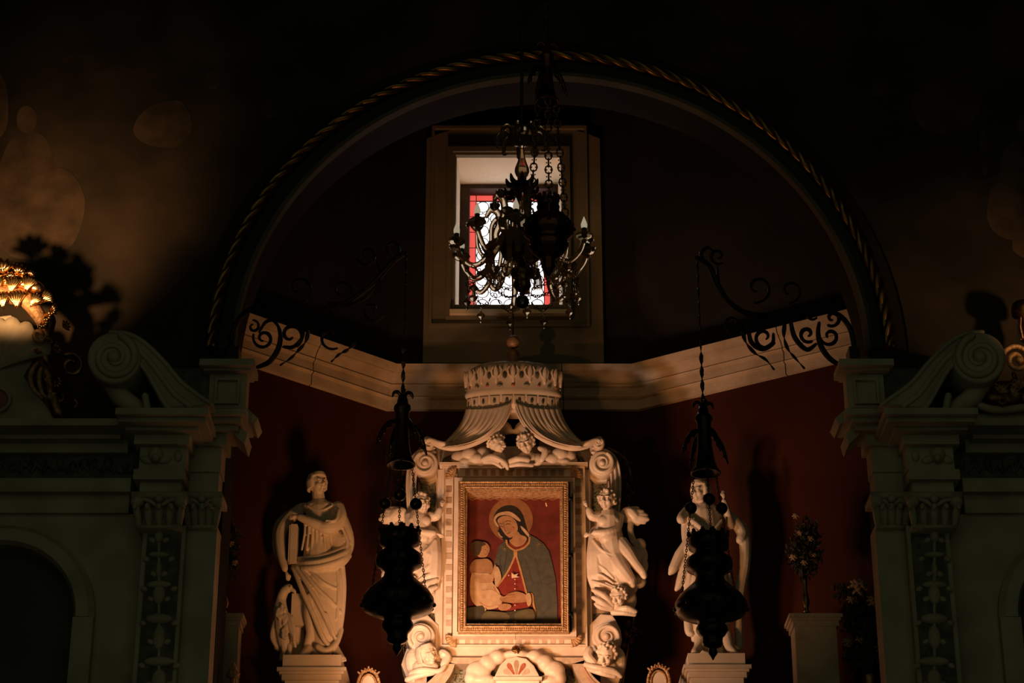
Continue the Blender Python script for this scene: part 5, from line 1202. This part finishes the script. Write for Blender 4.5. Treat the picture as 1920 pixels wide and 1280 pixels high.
for i in range(10):                    # festoons of glass chain with pendants
    a = i*2*PI/10+.22; a2 = a+2*PI/10
    bm = B(); links(bm, rp(a, 106, 506), rp(a2, 106, 506), 9*kc2, 6*kc2, .9*kc2, 40*kc2)
    obj('glass_chain', bm, M['brass'], ch, True)
    if i % 2: bm = B(); links(bm, rp(a, 96, 506), rp(a, 20, 545), 8*kc2, 5.5*kc2, .9*kc2, 10*kc2); obj('glass_chain', bm, M['brass'], ch, True)
    bm = B(); m_ = rp((a+a2)/2, 103, 556); links(bm, m_+Vector((0, 0, 8*kc2)), m_, 6*kc2, 4*kc2, .8*kc2)
    lathe(bm, [(r*kc2, m_.z+h*kc2) for r, h in ((.8, 2), (2, 0), (7, -5), (8, -8), (5, -12), (1.2, -15), (2.4, -18), (3, -20), (1, -23))], (m_.x, m_.y, 0), 8)
    obj('pendant', bm, M['smoke'] if i % 3 else M['amber'], ch, True)
    if i % 2 == 0:
        bm = B(); m_ = rp(a, 100, 508); links(bm, m_, m_-Vector((0, 0, 30*kc2)), 7*kc2, 4.5*kc2, .8*kc2); m_ = m_-Vector((0, 0, 30*kc2))
        lathe(bm, [(r*kc2, m_.z+h*kc2) for r, h in ((.8, 2), (2, 0), (8, -5), (8.6, -8), (5, -12), (1, -15), (2.4, -18), (1, -22))], (m_.x, m_.y, 0), 8); obj('pendant', bm, M['amber'], ch, True)
# ================================================================== SMALL THINGS
def foliage(bm, c, r, n, s, seed):
    g = random.Random(seed)
    for i in range(n):
        d = Vector((g.gauss(0, 1), g.gauss(0, 1), g.gauss(0, 1))).normalized()*g.uniform(.3, 1)
        p = Vector(c)+Vector((d.x*r[0], d.y*r[1], d.z*r[2])); q = Euler((g.uniform(0, 6), g.uniform(0, 6), g.uniform(0, 6))).to_matrix()
        L = s*g.uniform(.7, 1.3); w_ = L*.38
        vs = [bm.verts.new(p+q@Vector(v)) for v in ((0, 0, 0), (L*.5, w_*.5, L*.08), (L, 0, 0), (L*.5, -w_*.5, L*.08))]; bm.faces.new(vs)
def rose(bm, c, r, ax=(0, -1, .2)):
    ax = Vector(ax).normalized(); a = ax.orthogonal().normalized(); b = ax.cross(a)
    for ring, (n, rr, hh) in enumerate(((3, .25, .5), (5, .5, .36), (7, .78, .12))):
        for i in range(n):
            t_ = 2*PI*i/n+ring*.5; d = a*math.cos(t_)+b*math.sin(t_)
            ell(bm, None, None, axis3=Matrix.Translation(Vector(c)+d*r*rr*.8+ax*r*hh) @ d.to_track_quat('Z', 'Y').to_matrix().to_4x4() @ Matrix.Diagonal((r*.36, r*.16, r*.34, 1)), n=7)
    ell(bm, c, (r*.3,)*3, n=6)
def vase_of_flowers(u, v, Y, label, hv, prof, m, fol, fl, name='flower_vase', cat='vase', seed=1):
    k = S(Y, v); c = P(u, v, Y); t = thing(name, c, label, cat)
    def z(q): return P(u, q, Y).z
    bm = B(); lathe(bm, [(r*k, z(q)) for r, q in prof], (c.x, Y, 0), 20); obj('vase', bm, m, t, True)
    bm = B()
    for (uu, vv, a, b) in fol: foliage(bm, P(uu, vv, Y), (a*k, a*k*.7, b*k), int(a*b*.35)+30, 13*k, seed+int(uu))
    f = obj('foliage', bm, M['leaf'], t, False, False); f['kind'] = 'stuff'
    bm = B()
    for (uu, vv, r) in fl: tube(bm, [(c.x, Y, z(prof[0][1])), P(uu, vv, Y+.02)], .004, 5)
    obj('stems', bm, M['leaf'], t, True)
    for (uu, vv, r) in fl:
        bm = B(); rose(bm, P(uu, vv, Y-.04), r*k, (rnd(-.4, .4), -1, .4)); obj('flower', bm, M['flower'], t, True)
    return t
vase_of_flowers(418, 1149, 13.73, 'small metal vase of dark flowers on the low left pedestal', 0, [(6, 1092), (5, 1100), (4, 1112), (7, 1120), (11, 1130), (10, 1138), (4, 1143), (9, 1149)], M['brass'], [(425, 1040, 26, 46), (430, 1000, 20, 28)], [(418, 985, 9), (432, 1020, 9), (412, 1030, 8), (440, 1055, 8), (425, 962, 7)], seed=3)
vase_of_flowers(1512, 1149, 13.78, 'slim metal vase of dark flowers on the right pedestal', 0, [(6, 1080), (5, 1090), (4, 1105), (6, 1118), (8, 1128), (5, 1138), (4, 1143), (8, 1149)], M['brass'], [(1508, 1040, 34, 46), (1515, 1000, 24, 30)], [(1492, 968, 8), (1488, 1045, 9), (1508, 1055, 8), (1520, 1010, 8), (1500, 1000, 7), (1526, 1040, 7)], seed=9)
q = P(1636, 1300, 13.78)
t = vase_of_flowers(1636, 1330, 13.78, 'loose bouquet with a pale blossom beside the right altar column', 0, [(30, 1262), (32, 1275), (24, 1300), (18, 1320), (26, 1330)], M['brass'], [(1612, 1150, 40, 50), (1635, 1210, 34, 50), (1585, 1110, 26, 14), (1610, 1230, 32, 30)], [(1609, 1102, 22), (1636, 1128, 16), (1595, 1125, 10), (1588, 1205, 12), (1650, 1215, 14), (1612, 1200, 10)], 'bouquet', 'bouquet', 21)
bm = B(); box(bm, q.x-.1, q.x+.1, 13.66, 13.88, 0, P(1636, 1330, 13.78).z); obj('stand', bm, M['stone'], t)
def garland(label, pts, spots, lab2=None):
    t = thing('rose_garland', P(*pts[-1], 14.62), label, 'garland'); fr = Fr(14.62)
    bm = B(); tube(bm, catmull([fr.p(*p) for p in pts], 6), .012, 6); obj('branch', bm, M['goldd'], t, True)
    for (u, v, r) in spots:
        bm = B(); rose(bm, fr.p(u, v, .04), r*fr.k, (rnd(-.3, .3), -1, rnd(-.2, .4))); obj('metal_rose', bm, M['goldd'], t, True)
    bm = B()
    for (u, v, r) in spots: foliage(bm, fr.p(u, v, 0), (14*fr.k, .04, 14*fr.k), 26, 11*fr.k, int(u*v))
    f = obj('leaves', bm, M['leaf'], t, False, False); f['kind'] = 'stuff'
garland('garland of gilt metal roses behind the right edge of the altarpiece', [(1140, 840), (1172, 862), (1184, 905), (1178, 960), (1190, 1060), (1188, 1160), (1178, 1210), (1160, 1330)],
        [(1164, 858, 6), (1172, 872, 7), (1168, 892, 6), (1175, 910, 7.5), (1184, 898, 5), (1176, 932, 7.5), (1186, 925, 5), (1168, 948, 5), (1178, 1168, 7), (1190, 1180, 7), (1174, 1190, 7.5), (1183, 1202, 6), (1170, 1210, 6)])
garland('garland of gilt metal roses behind the left edge of the altarpiece', [(790, 840), (764, 870), (752, 910), (750, 960), (742, 1060), (745, 1160), (756, 1210), (770, 1330)],
        [(757, 888, 7), (748, 902, 6), (760, 912, 7), (750, 925, 7), (744, 935, 6), (762, 930, 5), (748, 1195, 7), (760, 1208, 6)])
def reliquary(u, v, label):
    Y = 14.0; k = S(Y, 1280); t = thing('reliquary', P(u, v+38, Y), label, 'reliquary'); fr = Fr(Y)
    bm = B()
    for r, w_ in ((1.0, 3.2), (.72, 2.4)): tube(bm, [fr.p(u+20*r*math.cos(a*PI/20), v+30*r*math.sin(a*PI/20)) for a in range(40)], w_*k, 6, closed=True)
    for a in range(26): sphere(bm, fr.p(u+20.5*math.cos(a*PI/13), v+31*math.sin(a*PI/13), .008), 2.7*k, 7)
    for a in range(7): fr.cap(bm, [(u+(a-3)*5, v-30+abs(a-3)*2.5, 0, 2.5), (u+(a-3)*6.5, v-36+abs(a-3)*3.2, .004, 2)], 6)
    obj('beaded_frame', bm, M['gold'], t, True)
    bm = B(); pslab(bm, [(u+15*math.cos(a*PI/16), v+23*math.sin(a*PI/16)) for a in range(32)], Y, .02); obj('cream_oval', bm, M['marble'], t)
    bm = B(); tube(bm, [fr.p(u, v+30), fr.p(u, v+38)], 4*k, 8); obj('foot', bm, M['gold'], t, True)
reliquary(691, 1286, 'small gilt oval reliquary below the left hanging lamp')
reliquary(1235, 1279, 'small gilt oval reliquary below and right of the altarpiece')
bm = B(); box(bm, P(650, 1310, 14).x, P(1275, 1310, 14).x, 13.85, 14.2, 0, P(960, 1321, 14.0).z); obj('altar_step', bm, M['marble'], ap)
t = thing('gilt_candlestick', P(437, 1300, 13.45), 'glinting gilt candlestick top below the low left pedestal', 'candlestick')
k = S(13.45, 1260); c = P(437, 1260, 13.45)
bm = B(); lathe(bm, [(r*k, P(437, v, 13.45).z) for r, v in ((1, 1240), (3, 1243), (5, 1249), (9, 1256), (12, 1264), (13, 1268), (5, 1272), (4, 1290))]+[(.03, .3), (.09, .06), (.1, .0)], (c.x, c.y, 0), 16); obj('stem', bm, M['gold'], t, True)
bm = B()
for i in range(10): a = i*PI/5; sphere(bm, (c.x+11*k*math.cos(a), c.y+11*k*math.sin(a), P(437, 1263, 13.45).z), 3*k, 6)
obj('beading', bm, M['gold'], t, True)
